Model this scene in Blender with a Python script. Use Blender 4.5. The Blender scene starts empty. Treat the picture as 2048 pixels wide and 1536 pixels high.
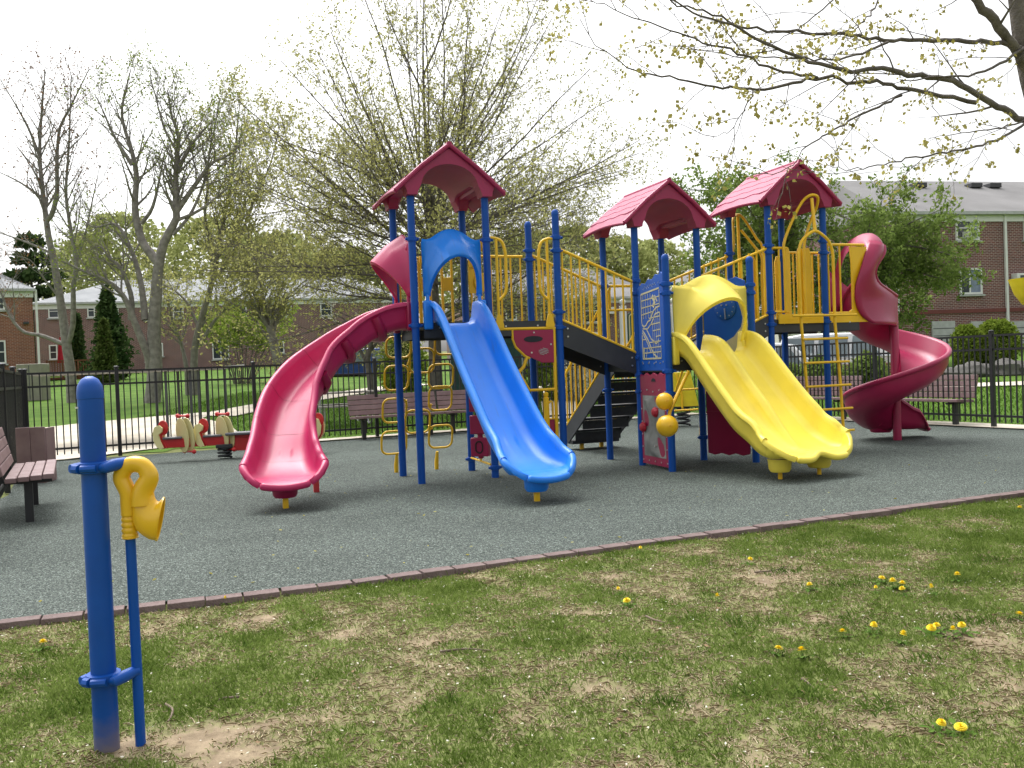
import bpy, bmesh, math, random
import numpy as np
from mathutils import Vector, Matrix

random.seed(7)
sc = bpy.context.scene
COL = sc.collection
R = math.radians

# ------------------------------------------------------------------ camera
F_PX, ROLL, PITCH, EYE = 1830.0, R(2.25), R(1.096), 1.33
FW = np.array([0, math.cos(PITCH), -math.sin(PITCH)])
RX = np.array([1.0, 0, 0])
UP = np.cross(RX, FW)
CAM = np.array([0, 0, EYE])
cam_data = bpy.data.cameras.new('camera')
cam_data.sensor_width = 36.0
cam_data.lens = F_PX / 2048 * 36.0
cam_data.clip_start = 0.05
cam_data.clip_end = 2000
cam = bpy.data.objects.new('camera', cam_data)
COL.objects.link(cam)
cr = RX * math.cos(ROLL) - UP * math.sin(ROLL)
cu = RX * math.sin(ROLL) + UP * math.cos(ROLL)
cam.matrix_world = Matrix(((cr[0], cu[0], -FW[0], 0), (cr[1], cu[1], -FW[1], 0), (cr[2], cu[2], -FW[2], EYE), (0, 0, 0, 1)))
sc.camera = cam

# ------------------------------------------------------------------ sky, sun, exposure (bright overcast)
SUN_EL, SUN_AZ = R(62), R(-32)          # azimuth measured from +Y towards +X
world = bpy.data.worlds.new('World')
sc.world = world
world.use_nodes = True
wn = world.node_tree
bg = wn.nodes['Background']
sky = wn.nodes.new('ShaderNodeTexSky')
sky.sky_type = 'NISHITA'
sky.sun_disc = False
sky.sun_elevation = SUN_EL
sky.sun_rotation = SUN_AZ
sky.air_density = 1.0
sky.dust_density = 6.0
sky.ozone_density = 1.0
hs = wn.nodes.new('ShaderNodeHueSaturation')
hs.inputs['Saturation'].default_value = 0.10
hs.inputs['Value'].default_value = 1.1
wn.links.new(sky.outputs[0], hs.inputs['Color'])
wn.links.new(hs.outputs[0], bg.inputs[0])
bg.inputs[1].default_value = 0.15
sun_d = bpy.data.lights.new('sun', 'SUN')
sun_d.energy = 0.55
sun_d.angle = R(35)
sun_d.color = (1.0, 0.97, 0.92)
sun = bpy.data.objects.new('sun', sun_d)
COL.objects.link(sun)
sdir = Vector((math.sin(SUN_AZ) * math.cos(SUN_EL), math.cos(SUN_AZ) * math.cos(SUN_EL), math.sin(SUN_EL)))
sun.rotation_euler = sdir.to_track_quat('Z', 'Y').to_euler()
sun.location = (0, 0, 30)
sc.view_settings.view_transform = 'Standard'
sc.view_settings.look = 'None'
sc.view_settings.gamma = 1.0
sc.view_settings.exposure = 1.0
sc.render.engine = 'CYCLES'
sc.cycles.use_denoising = True
sc.cycles.max_bounces = 6
sc.cycles.diffuse_bounces = 3
sc.cycles.glossy_bounces = 3
sc.cycles.transparent_max_bounces = 6

# ------------------------------------------------------------------ pixel <-> place helpers (photograph pixels, 2048 wide)
def ray(x, y):
    a, b = x - 1024, 768 - y
    X = a * math.cos(ROLL) + b * math.sin(ROLL)
    Y = -a * math.sin(ROLL) + b * math.cos(ROLL)
    return X / F_PX * RX + Y / F_PX * UP + FW

def at(x, y, Y):
    d = ray(x, y)
    return CAM + d * (Y / d[1])

def gz(x, y, z=0.0):
    d = ray(x, y)
    return CAM + d * ((z - EYE) / d[2])

FA0 = np.array([-8.4, 15.8]); FA1 = np.array([4.58, 22.07]); FB1 = np.array([10.2, 10.45])
def fence_y(x):
    if x < FA0[0]: return 15.8
    if x < FA1[0]: return 15.8 + 0.483 * (x + 8.4)
    return max(22.07 - 2.067 * (x - 4.58), 11.0)

def ground_z(x, y):
    d = y - fence_y(x) - 0.6
    if d > 0:
        return 0.043 * d * min(1, d / 3.0) if d < 60 else 2.58 + 0.02 * (d - 60)
    if y < 12: # grass in front of the edging lies a little lower
        k = kerb_y(x) - y
        if k > 0.02: return -0.034
    return -0.012

KERB = [(-4.6, 4.66), (-2.97, 5.19), (-1.09, 5.86), (0.986, 6.82), (2.9, 7.66), (4.70, 8.457), (9.9, 10.8)]
def kerb_y(x):
    for (x0, y0), (x1, y1) in zip(KERB, KERB[1:]):
        if x <= x1: return y0 + (y1 - y0) * (x - x0) / (x1 - x0)
    return 10.8

def tp(x, y):
    """photograph pixel -> point on the terrain"""
    d = ray(x, y)
    t = 3.0
    while t < 150:
        P = CAM + d * t
        if P[2] <= ground_z(P[0], P[1]): break
        t += 0.1
    P = CAM + d * t
    return np.array([P[0], P[1], ground_z(P[0], P[1])])

# ------------------------------------------------------------------ materials
MATS = {}
def nodes_of(m): return m.node_tree.nodes, m.node_tree.links
def mat(name, col, rough=0.5, var=0.12, scale=6.0, bump=0.0, bscale=60.0, metallic=0.0, spec=0.5, col2=None, coat=0.0, detail=4.0, transl=0.0):
    if name in MATS: return MATS[name]
    m = bpy.data.materials.new(name)
    m.use_nodes = True
    n, l = nodes_of(m)
    b = n['Principled BSDF']
    b.inputs['Roughness'].default_value = rough
    b.inputs['Metallic'].default_value = metallic
    b.inputs['Specular IOR Level'].default_value = spec
    b.inputs['Coat Weight'].default_value = coat
    tc = n.new('ShaderNodeTexCoord')
    nz = n.new('ShaderNodeTexNoise')
    nz.inputs['Scale'].default_value = scale
    nz.inputs['Detail'].default_value = detail
    l.new(tc.outputs['Object'], nz.inputs['Vector'])
    ramp = n.new('ShaderNodeValToRGB')
    c2 = col2 if col2 else tuple(min(1, c * (1 + var)) for c in col)
    c1 = col if col2 else tuple(c * (1 - var) for c in col)
    ramp.color_ramp.elements[0].position = 0.3
    ramp.color_ramp.elements[1].position = 0.7
    ramp.color_ramp.elements[0].color = (*c1, 1)
    ramp.color_ramp.elements[1].color = (*c2, 1)
    l.new(nz.outputs['Fac'], ramp.inputs['Fac'])
    l.new(ramp.outputs['Color'], b.inputs['Base Color'])
    if bump:
        n2 = n.new('ShaderNodeTexNoise')
        n2.inputs['Scale'].default_value = bscale
        n2.inputs['Detail'].default_value = 6
        l.new(tc.outputs['Object'], n2.inputs['Vector'])
        bp = n.new('ShaderNodeBump')
        bp.inputs['Strength'].default_value = bump
        bp.inputs['Distance'].default_value = 0.02
        l.new(n2.outputs['Fac'], bp.inputs['Height'])
        l.new(bp.outputs['Normal'], b.inputs['Normal'])
    MATS[name] = m
    return m

def leaf_mat(name, c1, c2, transl=0.35, scale=1.2):
    if name in MATS: return MATS[name]
    m = bpy.data.materials.new(name)
    m.use_nodes = True
    n, l = nodes_of(m)
    out = n['Material Output']; n.remove(n['Principled BSDF'])
    df = n.new('ShaderNodeBsdfDiffuse'); tr = n.new('ShaderNodeBsdfTranslucent'); mx = n.new('ShaderNodeMixShader')
    geo = n.new('ShaderNodeNewGeometry')
    tc = n.new('ShaderNodeTexCoord'); nz = n.new('ShaderNodeTexNoise'); nz.inputs['Scale'].default_value = scale
    l.new(tc.outputs['Object'], nz.inputs['Vector'])
    ad = n.new('ShaderNodeMath'); ad.operation = 'ADD'
    mu = n.new('ShaderNodeMath'); mu.operation = 'MULTIPLY'; mu.inputs[1].default_value = 0.6
    l.new(geo.outputs['Random Per Island'], mu.inputs[0])
    sb = n.new('ShaderNodeMath'); sb.operation = 'MULTIPLY_ADD'; sb.inputs[1].default_value = 1.2; sb.inputs[2].default_value = -0.4
    l.new(nz.outputs['Fac'], sb.inputs[0]); l.new(sb.outputs[0], ad.inputs[0]); l.new(mu.outputs[0], ad.inputs[1])
    rp = n.new('ShaderNodeValToRGB')
    rp.color_ramp.elements[0].color = (*c1, 1); rp.color_ramp.elements[1].color = (*c2, 1)
    rp.color_ramp.elements[0].position = 0.1; rp.color_ramp.elements[1].position = 0.9
    l.new(ad.outputs[0], rp.inputs['Fac'])
    l.new(rp.outputs[0], df.inputs[0]); l.new(rp.outputs[0], tr.inputs[0])
    mx.inputs[0].default_value = transl
    l.new(df.outputs[0], mx.inputs[1]); l.new(tr.outputs[0], mx.inputs[2]); l.new(mx.outputs[0], out.inputs[0])
    MATS[name] = m
    return m

def plastic(name, col, rough=0.32, wear=None):
    """rotomoulded plastic: faint colour drift, orange peel, rubbed streaks"""
    m = mat(name, col, rough, var=0.07, scale=3.0, bump=0.04, bscale=250, spec=0.5)
    n, l = nodes_of(m)
    b = n['Principled BSDF']
    if wear and 'wearmix' not in n:
        tc = n.new('ShaderNodeTexCoord'); mp = n.new('ShaderNodeMapping')
        mp.inputs['Scale'].default_value = wear[1]
        nz = n.new('ShaderNodeTexNoise'); nz.inputs['Scale'].default_value = 5.0; nz.inputs['Detail'].default_value = 7; nz.inputs['Roughness'].default_value = 0.65
        l.new(tc.outputs['Object'], mp.inputs[0]); l.new(mp.outputs[0], nz.inputs['Vector'])
        rp = n.new('ShaderNodeValToRGB'); rp.color_ramp.elements[0].position = wear[2]; rp.color_ramp.elements[1].position = wear[2] + 0.18
        rp.color_ramp.elements[0].color = (0, 0, 0, 1); rp.color_ramp.elements[1].color = (wear[3],) * 3 + (1,)
        l.new(nz.outputs['Fac'], rp.inputs[0])
        mx = n.new('ShaderNodeMix'); mx.data_type = 'RGBA'; mx.name = 'wearmix'
        src = b.inputs['Base Color'].links[0].from_socket
        l.new(rp.outputs[0], mx.inputs[0]); l.new(src, mx.inputs[6]); mx.inputs[7].default_value = (*wear[0], 1)
        l.new(mx.outputs[2], b.inputs['Base Color'])
        rr = n.new('ShaderNodeMapRange'); rr.inputs[3].default_value = rough; rr.inputs[4].default_value = min(1, rough + 0.3)
        l.new(rp.outputs[0], rr.inputs[0]); l.new(rr.outputs[0], b.inputs['Roughness'])
    return m

M_RED = plastic('plastic_magenta_red', (0.33, 0.012, 0.068), 0.36)
M_ROOF = plastic('plastic_roof_red', (0.33, 0.018, 0.085), 0.48)
M_PINK = plastic('plastic_slide_red', (0.47, 0.018, 0.105), 0.38, ((0.70, 0.10, 0.22), (1, 1, 1), 0.60, 0.25))
M_BLUES = plastic('plastic_slide_blue', (0.013, 0.220, 0.82), 0.36, ((0.07, 0.13, 0.30), (7, 0.30, 0.45), 0.585, 0.55))
M_BLUEP = plastic('plastic_blue_panel', (0.006, 0.10, 0.48), 0.45)
M_YELS = plastic('plastic_slide_yellow', (0.95, 0.77, 0.095), 0.38, ((0.52, 0.40, 0.10), (5, 0.5, 0.7), 0.63, 0.40))
M_YELH = plastic('plastic_hood_yellow', (0.95, 0.77, 0.11), 0.40)
M_BALL = plastic('plastic_amber', (0.80, 0.47, 0.012), 0.32)
M_BLUE = mat('powder_coat_blue', (0.002, 0.072, 0.36), 0.46, var=0.10, scale=2.5, bump=0.03, bscale=180, spec=0.3)
M_YEL = mat('powder_coat_yellow', (0.86, 0.52, 0.014), 0.34, var=0.08, scale=3, bump=0.03, bscale=180)
M_BLACK = mat('black_vinyl_deck', (0.020, 0.022, 0.026), 0.55, var=0.3, scale=20, bump=0.2, bscale=90)
M_DGREY = mat('dark_grey_skirt', (0.036, 0.039, 0.046), 0.5, var=0.2, scale=4)
M_CREAM = mat('routed_cream_board', (0.60, 0.56, 0.34), 0.5, var=0.06)
M_STEEL = mat('zinc_bolt', (0.62, 0.62, 0.60), 0.35, metallic=0.8)
M_ROCK = mat('grey_rock_panel', (0.26, 0.27, 0.25), 0.75, var=0.3, scale=5, bump=0.5, bscale=14)
M_SEAM = mat('slide_seam', (0.22, 0.012, 0.04), 0.5)

# ------------------------------------------------------------------ mesh builder
def V(*a): return np.array(a, float)
def unit(v):
    v = np.asarray(v, float); n = np.linalg.norm(v)
    return v / n if n > 1e-9 else V(0, 0, 1)

def frame(t, ref=None):
    t = unit(t)
    if ref is None or abs(np.dot(unit(ref), t)) > 0.98:
        ref = V(0, 0, 1) if abs(t[2]) < 0.9 else V(1, 0, 0)
    s = unit(np.cross(t, ref))
    return s, np.cross(s, t)

class MB:
    def __init__(self): self.v = []; self.f = []
    def add(self, vs, fs):
        o = len(self.v)
        self.v.extend([tuple(map(float, p)) for p in vs]); self.f.extend([tuple(i + o for i in f) for f in fs])
        return self
    def box(self, c, s, ax=None):
        """box with centre c, sizes s, optional axes (3 unit vectors)"""
        c = np.asarray(c, float)
        ax = ax if ax is not None else np.eye(3)
        vs = []
        for i in (-.5, .5):
            for j in (-.5, .5):
                for k in (-.5, .5):
                    vs.append(c + ax[0] * i * s[0] + ax[1] * j * s[1] + ax[2] * k * s[2])
        self.add(vs, [(0, 1, 3, 2), (4, 6, 7, 5), (0, 4, 5, 1), (2, 3, 7, 6), (0, 2, 6, 4), (1, 5, 7, 3)])
        return self
    def bar(self, p0, p1, w, h, ref=(0, 0, 1)):
        p0, p1 = np.asarray(p0, float), np.asarray(p1, float)
        t = unit(p1 - p0); s, u = frame(t, V(*ref))
        return self.box((p0 + p1) / 2, (np.linalg.norm(p1 - p0), w, h), (t, s, u))
    def loft(self, rings, closed=True, cap=True, loop=False):
        n = len(rings[0]); o = len(self.v)
        for r in rings: self.v.extend([tuple(map(float, p)) for p in r])
        m = len(rings)
        for i in range(m if loop else m - 1):
            a, b = o + i * n, o + ((i + 1) % m) * n
            for j in range(n if closed else n - 1):
                k = (j + 1) % n
                self.f.append((a + j, a + k, b + k, b + j))
        if cap and closed and not loop:
            self.f.append(tuple(o + j for j in range(n - 1, -1, -1)))
            self.f.append(tuple(o + (m - 1) * n + j for j in range(n)))
        return self
    def tube(self, pts, r, n=10, cap=True, loop=False):
        pts = [np.asarray(p, float) for p in pts]; m = len(pts)
        rr = r if hasattr(r, '__len__') else [r] * m
        rings = []; s = None
        for i, p in enumerate(pts):
            if loop: t = pts[(i + 1) % m] - pts[i - 1]
            else: t = pts[min(i + 1, m - 1)] - pts[max(i - 1, 0)]
            t = unit(t)
            if s is None: s, u = frame(t)
            else:
                s = s - t * np.dot(s, t); s = unit(s); u = np.cross(s, t)
            rings.append([p + (s * math.cos(2 * math.pi * k / n) + u * math.sin(2 * math.pi * k / n)) * rr[i] for k in range(n)])
        return self.loft(rings, True, cap, loop)
    def cyl(self, p0, p1, r0, r1=None, n=16):
        return self.tube([p0, p1], [r0, r0 if r1 is None else r1], n)
    def lathe(self, c, prof, n=20, axis=(0, 0, 1)):
        t = unit(V(*axis)); s, u = frame(t); c = np.asarray(c, float)
        rings = [[c + t * z + (s * math.cos(2 * math.pi * k / n) + u * math.sin(2 * math.pi * k / n)) * max(r, 1e-4) for k in range(n)] for r, z in prof]
        return self.loft(rings, True, True)
    def prism(self, poly, o, ex, ey, depth):
        """polygon in plane (o, ex, ey), extruded by depth along ex x ey, centred"""
        o, ex, ey = (np.asarray(q, float) for q in (o, ex, ey)); nz = np.cross(ex, ey)
        a = [o + ex * x + ey * y - nz * depth / 2 for x, y in poly]; b = [p + nz * depth for p in a]
        return self.loft([a, b], True, True)
    def build(self, name, m, parent=None, smooth=True, angle=40, bevel=0.0, label=None, col=None):
        me = bpy.data.meshes.new(name)
        me.from_pydata(self.v, [], self.f)
        bm = bmesh.new(); bm.from_mesh(me); bmesh.ops.recalc_face_normals(bm, faces=bm.faces); bm.to_mesh(me); bm.free()
        me.materials.append(m)
        if smooth:
            me.shade_smooth() if hasattr(me, 'shade_smooth') else [setattr(p, 'use_smooth', True) for p in me.polygons]
            me.set_sharp_from_angle(angle=R(angle))
        o = bpy.data.objects.new(name, me)
        COL.objects.link(o)
        if parent: o.parent = parent
        if bevel:
            bv = o.modifiers.new('bevel', 'BEVEL'); bv.width = bevel; bv.segments = 2; bv.limit_method = 'ANGLE'; bv.angle_limit = R(35)
        if label: o['label'] = label
        return o

def empty(name, loc, rz=0.0, label=None, cat=None, group=None):
    o = bpy.data.objects.new(name, None); COL.objects.link(o)
    o.empty_display_size = 0.2
    o.location = tuple(map(float, loc)); o.rotation_euler = (0, 0, rz)
    return tag(o, label, cat, group)
def tag(o, label=None, cat=None, group=None, kind=None):
    if label: o['label'] = label
    if cat: o['category'] = cat
    if group: o['group'] = group
    if kind: o['kind'] = kind
    return o
def inst(src, parent, loc=(0, 0, 0), rot=None, name=None):
    o = src.copy(); COL.objects.link(o); o.parent = parent; o.location = tuple(map(float, loc))
    if rot is not None: o.rotation_euler = rot
    if name: o.name = name
    return o
def dup(root, loc, rz, label=None):
    r = root.copy(); COL.objects.link(r); r.location = tuple(map(float, loc)); r.rotation_euler = (0, 0, rz)
    if label: r['label'] = label
    for ch in list(root.children):
        c = ch.copy(); COL.objects.link(c); c.parent = r
        for g in list(ch.children):
            d = g.copy(); COL.objects.link(d); d.parent = c
    return r

def smooth_path(ctrl, n):
    """Catmull-Rom through control points"""
    P = [np.asarray(p, float) for p in ctrl]
    P = [2 * P[0] - P[1]] + P + [2 * P[-1] - P[-2]]
    out = []
    segs = len(P) - 3
    for i in range(n + 1):
        t = i / n * segs; k = min(int(t), segs - 1); u = t - k
        a, b, c, d = P[k:k + 4]
        out.append(0.5 * ((2 * b) + (-a + c) * u + (2 * a - 5 * b + 4 * c - d) * u * u + (-a + 3 * b - 3 * c + d) * u ** 3))
    return out

def round_rect(w, h, r, n=5):
    pts = []
    for cx, cy, a0 in ((w / 2 - r, h / 2 - r, 0), (-w / 2 + r, h / 2 - r, 90), (-w / 2 + r, -h / 2 + r, 180), (w / 2 - r, -h / 2 + r, 270)):
        for k in range(n + 1):
            a = R(a0 + 90 * k / n); pts.append((cx + r * math.cos(a), cy + r * math.sin(a)))
    return pts
# ================================================================== SETTING
from mathutils import noise as mnoise
def nz2(x, y, s, seed=0.0):
    return mnoise.noise(Vector((x * s + seed, y * s - seed * 0.7, seed * 1.3)))
def cover(x, y):
    """how much of the soil is grown over, 0..1"""
    c = 0.58 + 0.26 * nz2(x, y, 0.9, 3.1) + 0.40 * nz2(x, y, 2.6, 8.7) + 0.42 * nz2(x, y, 6.0, 1.9) + 0.22 * nz2(x, y, 13.0, 4.4)
    c += 0.22 * max(0, min(1, (x - 0.5) / 3)) * max(0, min(1, (y - 4.5) / 2))
    for bx, by, br, ba in ((-1.04, 3.46, 0.38, 0.40), (-0.72, 3.60, 0.26, 0.18), (2.3, 4.2, 0.35, 0.35), (2.55, 6.1, 0.5, 0.30), (1.5, 5.7, 0.55, 0.22), (-1.6, 5.2, 0.4, 0.25), (-1.45, 3.4, 0.18, 0.35), (0.6, 5.6, 0.5, 0.18)):
        c -= ba * math.exp(-((x - bx) ** 2 + (y - by) ** 2 * 1.6) / br ** 2)
    for bx, by, br, ba in ((-1.75, 3.9, 0.5, 0.35), (-0.85, 5.75, 0.4, 0.2), (0.3, 6.25, 0.45, 0.25)):
        c += ba * math.exp(-((x - bx) ** 2 + (y - by) ** 2) / br ** 2)
    return max(0.0, min(1.0, c))

def attr_ground_mat():
    m = bpy.data.materials.new('soil_and_moss'); m.use_nodes = True
    n, l = nodes_of(m); b = n['Principled BSDF']; b.inputs['Roughness'].default_value = 0.95; b.inputs['Specular IOR Level'].default_value = 0.1
    at_ = n.new('ShaderNodeAttribute'); at_.attribute_name = 'cover'
    tc = n.new('ShaderNodeTexCoord')
    n1 = n.new('ShaderNodeTexNoise'); n1.inputs['Scale'].default_value = 9; n1.inputs['Detail'].default_value = 8; n1.inputs['Roughness'].default_value = 0.7
    l.new(tc.outputs['Object'], n1.inputs['Vector'])
    soil = n.new('ShaderNodeValToRGB')
    soil.color_ramp.elements[0].color = (0.135, 0.100, 0.066, 1); soil.color_ramp.elements[1].color = (0.36, 0.285, 0.190, 1)
    soil.color_ramp.elements[0].position = 0.32; soil.color_ramp.elements[1].position = 0.72
    l.new(n1.outputs['Fac'], soil.inputs[0])
    n2 = n.new('ShaderNodeTexNoise'); n2.inputs['Scale'].default_value = 30; n2.inputs['Detail'].default_value = 6
    l.new(tc.outputs['Object'], n2.inputs['Vector'])
    moss = n.new('ShaderNodeValToRGB')
    moss.color_ramp.elements[0].color = (0.070, 0.092, 0.024, 1); moss.color_ramp.elements[1].color = (0.205, 0.220, 0.085, 1)
    moss.color_ramp.elements[0].position = 0.3; moss.color_ramp.elements[1].position = 0.7
    l.new(n2.outputs['Fac'], moss.inputs[0])
    ad = n.new('ShaderNodeMath'); ad.operation = 'MULTIPLY_ADD'; ad.inputs[1].default_value = 0.9; 
    l.new(n2.outputs['Fac'], ad.inputs[0]); ad.inputs[2].default_value = -0.45
    a2 = n.new('ShaderNodeMath'); a2.operation = 'ADD'; l.new(at_.outputs['Fac'], a2.inputs[0]); l.new(ad.outputs[0], a2.inputs[1])
    mr = n.new('ShaderNodeMapRange'); mr.inputs[1].default_value = 0.10; mr.inputs[2].default_value = 0.60
    l.new(a2.outputs[0], mr.inputs[0])
    mx = n.new('ShaderNodeMix'); mx.data_type = 'RGBA'
    l.new(mr.outputs[0], mx.inputs[0]); l.new(soil.outputs[0], mx.inputs[6]); l.new(moss.outputs[0], mx.inputs[7])
    l.new(mx.outputs[2], b.inputs['Base Color'])
    bp = n.new('ShaderNodeBump'); bp.inputs['Strength'].default_value = 0.6; bp.inputs['Distance'].default_value = 0.02
    l.new(n1.outputs['Fac'], bp.inputs['Height']); l.new(bp.outputs[0], b.inputs['Normal'])
    return m

def gaxis(segs):
    out = []
    for a, b, st in segs: out.extend(np.arange(a, b - 1e-6, st))
    out.append(segs[-1][1]); return out
def sheet(name, xs, ys, zf, m, keep=None, attr=None):
    nx, ny = len(xs), len(ys)
    vs = [(x, y, zf(x, y)) for y in ys for x in xs]
    fs = []
    for j in range(ny - 1):
        for i in range(nx - 1):
            if keep is None or keep((xs[i] + xs[i + 1]) / 2, (ys[j] + ys[j + 1]) / 2):
                a = j * nx + i; fs.append((a, a + 1, a + nx + 1, a + nx))
    me = bpy.data.meshes.new(name); me.from_pydata(vs, [], fs); me.materials.append(m); me.shade_smooth()
    if attr:
        a = me.attributes.new('cover', 'FLOAT', 'POINT')
        a.data.foreach_set('value', [attr(v[0], v[1]) for v in vs])
    o = bpy.data.objects.new(name, me); COL.objects.link(o)
    return o

GX = gaxis([(-260, -40, 20), (-40, -10, 2), (-10, -5, 0.2), (-5, 6.5, 0.08), (6.5, 12, 0.2), (12, 40, 2), (40, 260, 20)])
GY = gaxis([(-40, 0, 8), (0, 2.8, 0.2), (2.8, 8.8, 0.08), (8.8, 11, 0.15), (11, 26, 0.5), (26, 70, 2), (70, 420, 25)])
def front_z(x, y):
    z = ground_z(x, y)
    if y < kerb_y(x) and y < 12: z += 0.018 * nz2(x, y, 1.4, 5) + 0.007 * nz2(x, y, 6, 2)
    return z
def cov2(x, y): return cover(x, y) if (-9 < x < 12 and -1 < y < 12) else 0.6
g = sheet('ground', GX, GY, front_z, attr_ground_mat(), attr=cov2)
tag(g, kind='structure')

# lawn behind the fence
M_LAWN = mat('lawn_green', (0.050, 0.115, 0.012), 0.9, col2=(0.105, 0.175, 0.028), scale=1.3, bump=0.8, bscale=40, spec=0.1, detail=8)
LX = gaxis([(-60, -14, 2), (-14, 14, 0.5), (14, 60, 2)]); LY = gaxis([(11, 34, 0.5), (34, 74, 2)])
lawn = sheet('lawn', LX, LY, lambda x, y: ground_z(x, y) + 0.012, M_LAWN, keep=lambda x, y: y > fence_y(x) + 0.45)
tag(lawn, kind='structure')

# rubber safety surface
def rubber_mat():
    m = bpy.data.materials.new('green_rubber_granules'); m.use_nodes = True
    n, l = nodes_of(m); b = n['Principled BSDF']; b.inputs['Roughness'].default_value = 0.92; b.inputs['Specular IOR Level'].default_value = 0.15
    tc = n.new('ShaderNodeTexCoord')
    vo = n.new('ShaderNodeTexVoronoi'); vo.inputs['Scale'].default_value = 130
    l.new(tc.outputs['Object'], vo.inputs['Vector'])
    rp = n.new('ShaderNodeValToRGB'); e = rp.color_ramp.elements
    e[0].color = (0.020, 0.026, 0.023, 1); e[0].position = 0.0
    e[1].color = (0.24, 0.275, 0.25, 1); e[1].position = 1.0
    q = e.new(0.45); q.color = (0.056, 0.067, 0.060, 1)
    q = e.new(0.85); q.color = (0.102, 0.118, 0.106, 1)
    sp = n.new('ShaderNodeSeparateColor'); l.new(vo.outputs['Color'], sp.inputs[0]); l.new(sp.outputs[0], rp.inputs[0])
    nz = n.new('ShaderNodeTexNoise'); nz.inputs['Scale'].default_value = 0.55; nz.inputs['Detail'].default_value = 6; nz.inputs['Roughness'].default_value = 0.6
    l.new(tc.outputs['Object'], nz.inputs['Vector'])
    r2 = n.new('ShaderNodeMapRange'); r2.inputs[1].default_value = 0.3; r2.inputs[2].default_value = 0.7; r2.inputs[3].default_value = 0.98; r2.inputs[4].default_value = 1.42
    l.new(nz.outputs['Fac'], r2.inputs[0])
    mx = n.new('ShaderNodeVectorMath'); mx.operation = 'SCALE'
    l.new(rp.outputs[0], mx.inputs[0]); l.new(r2.outputs[0], mx.inputs['Scale'])
    l.new(mx.outputs[0], b.inputs['Base Color'])
    bp = n.new('ShaderNodeBump'); bp.inputs['Strength'].default_value = 0.9; bp.inputs['Distance'].default_value = 0.006
    l.new(vo.outputs['Distance'], bp.inputs['Height']); l.new(bp.outputs[0], b.inputs['Normal'])
    return m
EDGE = [V(x, y, 0) for x, y in KERB]
poly = [(p[0], p[1]) for p in EDGE] + [(FB1[0] - .05, FB1[1] + .3), (FA1[0], FA1[1] - .1), (FA0[0], FA0[1] - .15), (-6.2, 11.15)]
mb = MB(); mb.add([(x, y, 0.0) for x, y in poly], [tuple(range(len(poly)))])
rub = mb.build('rubber_surface', rubber_mat(), smooth=False)
tag(rub, kind='structure')

# brick edging, each brick a part
M_PAVE = mat('edging_brick', (0.145, 0.105, 0.100), 0.9, col2=(0.225, 0.170, 0.160), scale=11, bump=0.5, bscale=70, spec=0.2)
edging = empty('brick_edging', (0, 0, 0), 0, 'low mauve brick edging between the rubber surface and the grass', 'edging')
mb = MB(); mb.box((0, 0, 0), (0.2112, 0.105, 0.085))
brick0 = mb.build('brick', M_PAVE, edging, bevel=0.004)
along = 0; first = True
tot = []
for a, b in zip(EDGE, EDGE[1:]):
    L_ = np.linalg.norm(b - a); k = 0
    t = unit(b - a); ang = math.atan2(t[1], t[0]); nrm = V(t[1], -t[0], 0)
    cnt = int(L_ / 0.212)
    for i in range(cnt):
        p = a + t * (i + 0.5) * L_ / cnt + nrm * 0.06
        z = -0.037 + random.uniform(-0.003, 0.003)
        o = brick0 if first else inst(brick0, edging)
        first = False
        o.location = (p[0] + random.uniform(-.003, .003), p[1] + random.uniform(-.004, .004), z)
        o.rotation_euler = (random.uniform(-.02, .02), random.uniform(-.008, .008), ang + random.uniform(-.012, .012))

# concrete walks
M_CONC = mat('pale_concrete', (0.46, 0.41, 0.33), 0.85, col2=(0.60, 0.55, 0.46), scale=1.7, bump=0.3, bscale=50, spec=0.2, detail=8)
PAVED = []
def terrain_poly(name, pix, m, lift=0.03, world_pts=None):
    P = world_pts if world_pts else [tp(*p) for p in pix]
    PAVED.append(P)
    bm = bmesh.new()
    f = bm.faces.new([bm.verts.new((p[0], p[1], 0)) for p in P])
    bmesh.ops.triangulate(bm, faces=[f])
    for _ in range(4):
        es = [e for e in bm.edges if e.calc_length() > 0.9]
        if es: bmesh.ops.subdivide_edges(bm, edges=es, cuts=1); bmesh.ops.triangulate(bm, faces=bm.faces)
    for v in bm.verts: v.co.z = ground_z(v.co.x, v.co.y) + lift
    bmesh.ops.recalc_face_normals(bm, faces=bm.faces)
    me = bpy.data.meshes.new(name); bm.to_mesh(me); bm.free(); me.materials.append(m); me.shade_smooth()
    o = bpy.data.objects.new(name, me); COL.objects.link(o)
    return tag(o, kind='structure')
def strip_pts(pix, w):
    P = [tp(*p) for p in pix]; l, r = [], []
    for i, p in enumerate(P):
        t = unit(P[min(i + 1, len(P) - 1)] - P[max(i - 1, 0)]); s = V(-t[1], t[0], 0)
        l.append(p + s * w / 2); r.append(p - s * w / 2)
    return l + r[::-1]
terrain_poly('pavement', [(20, 925), (62, 930), (330, 898), (480, 872), (458, 852), (404, 838), (453, 824), (280, 838), (150, 850), (20, 866)], M_CONC)
terrain_poly('path', None, M_CONC, 0.045, strip_pts([(425, 835), (530, 814), (660, 794), (777, 777), (840, 770)], 1.3))
terrain_poly('path', None, M_CONC, 0.045, strip_pts([(1880, 776), (1960, 773), (2048, 770), (2200, 764)], 1.1))
terrain_poly('path', None, M_CONC, 0.04, strip_pts([(1090, 762), (1110, 790), (1130, 840)], 1.0))
fa_t = unit(np.append(FA1 - FA0, 0)); fb_t = unit(np.append(FB1 - FA1, 0))
def conc_strip(a, b, n, w):
    a = np.append(a, 0); b = np.append(b, 0)
    return [a - n * .12, b - n * .12, b + n * w, a + n * w]
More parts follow.
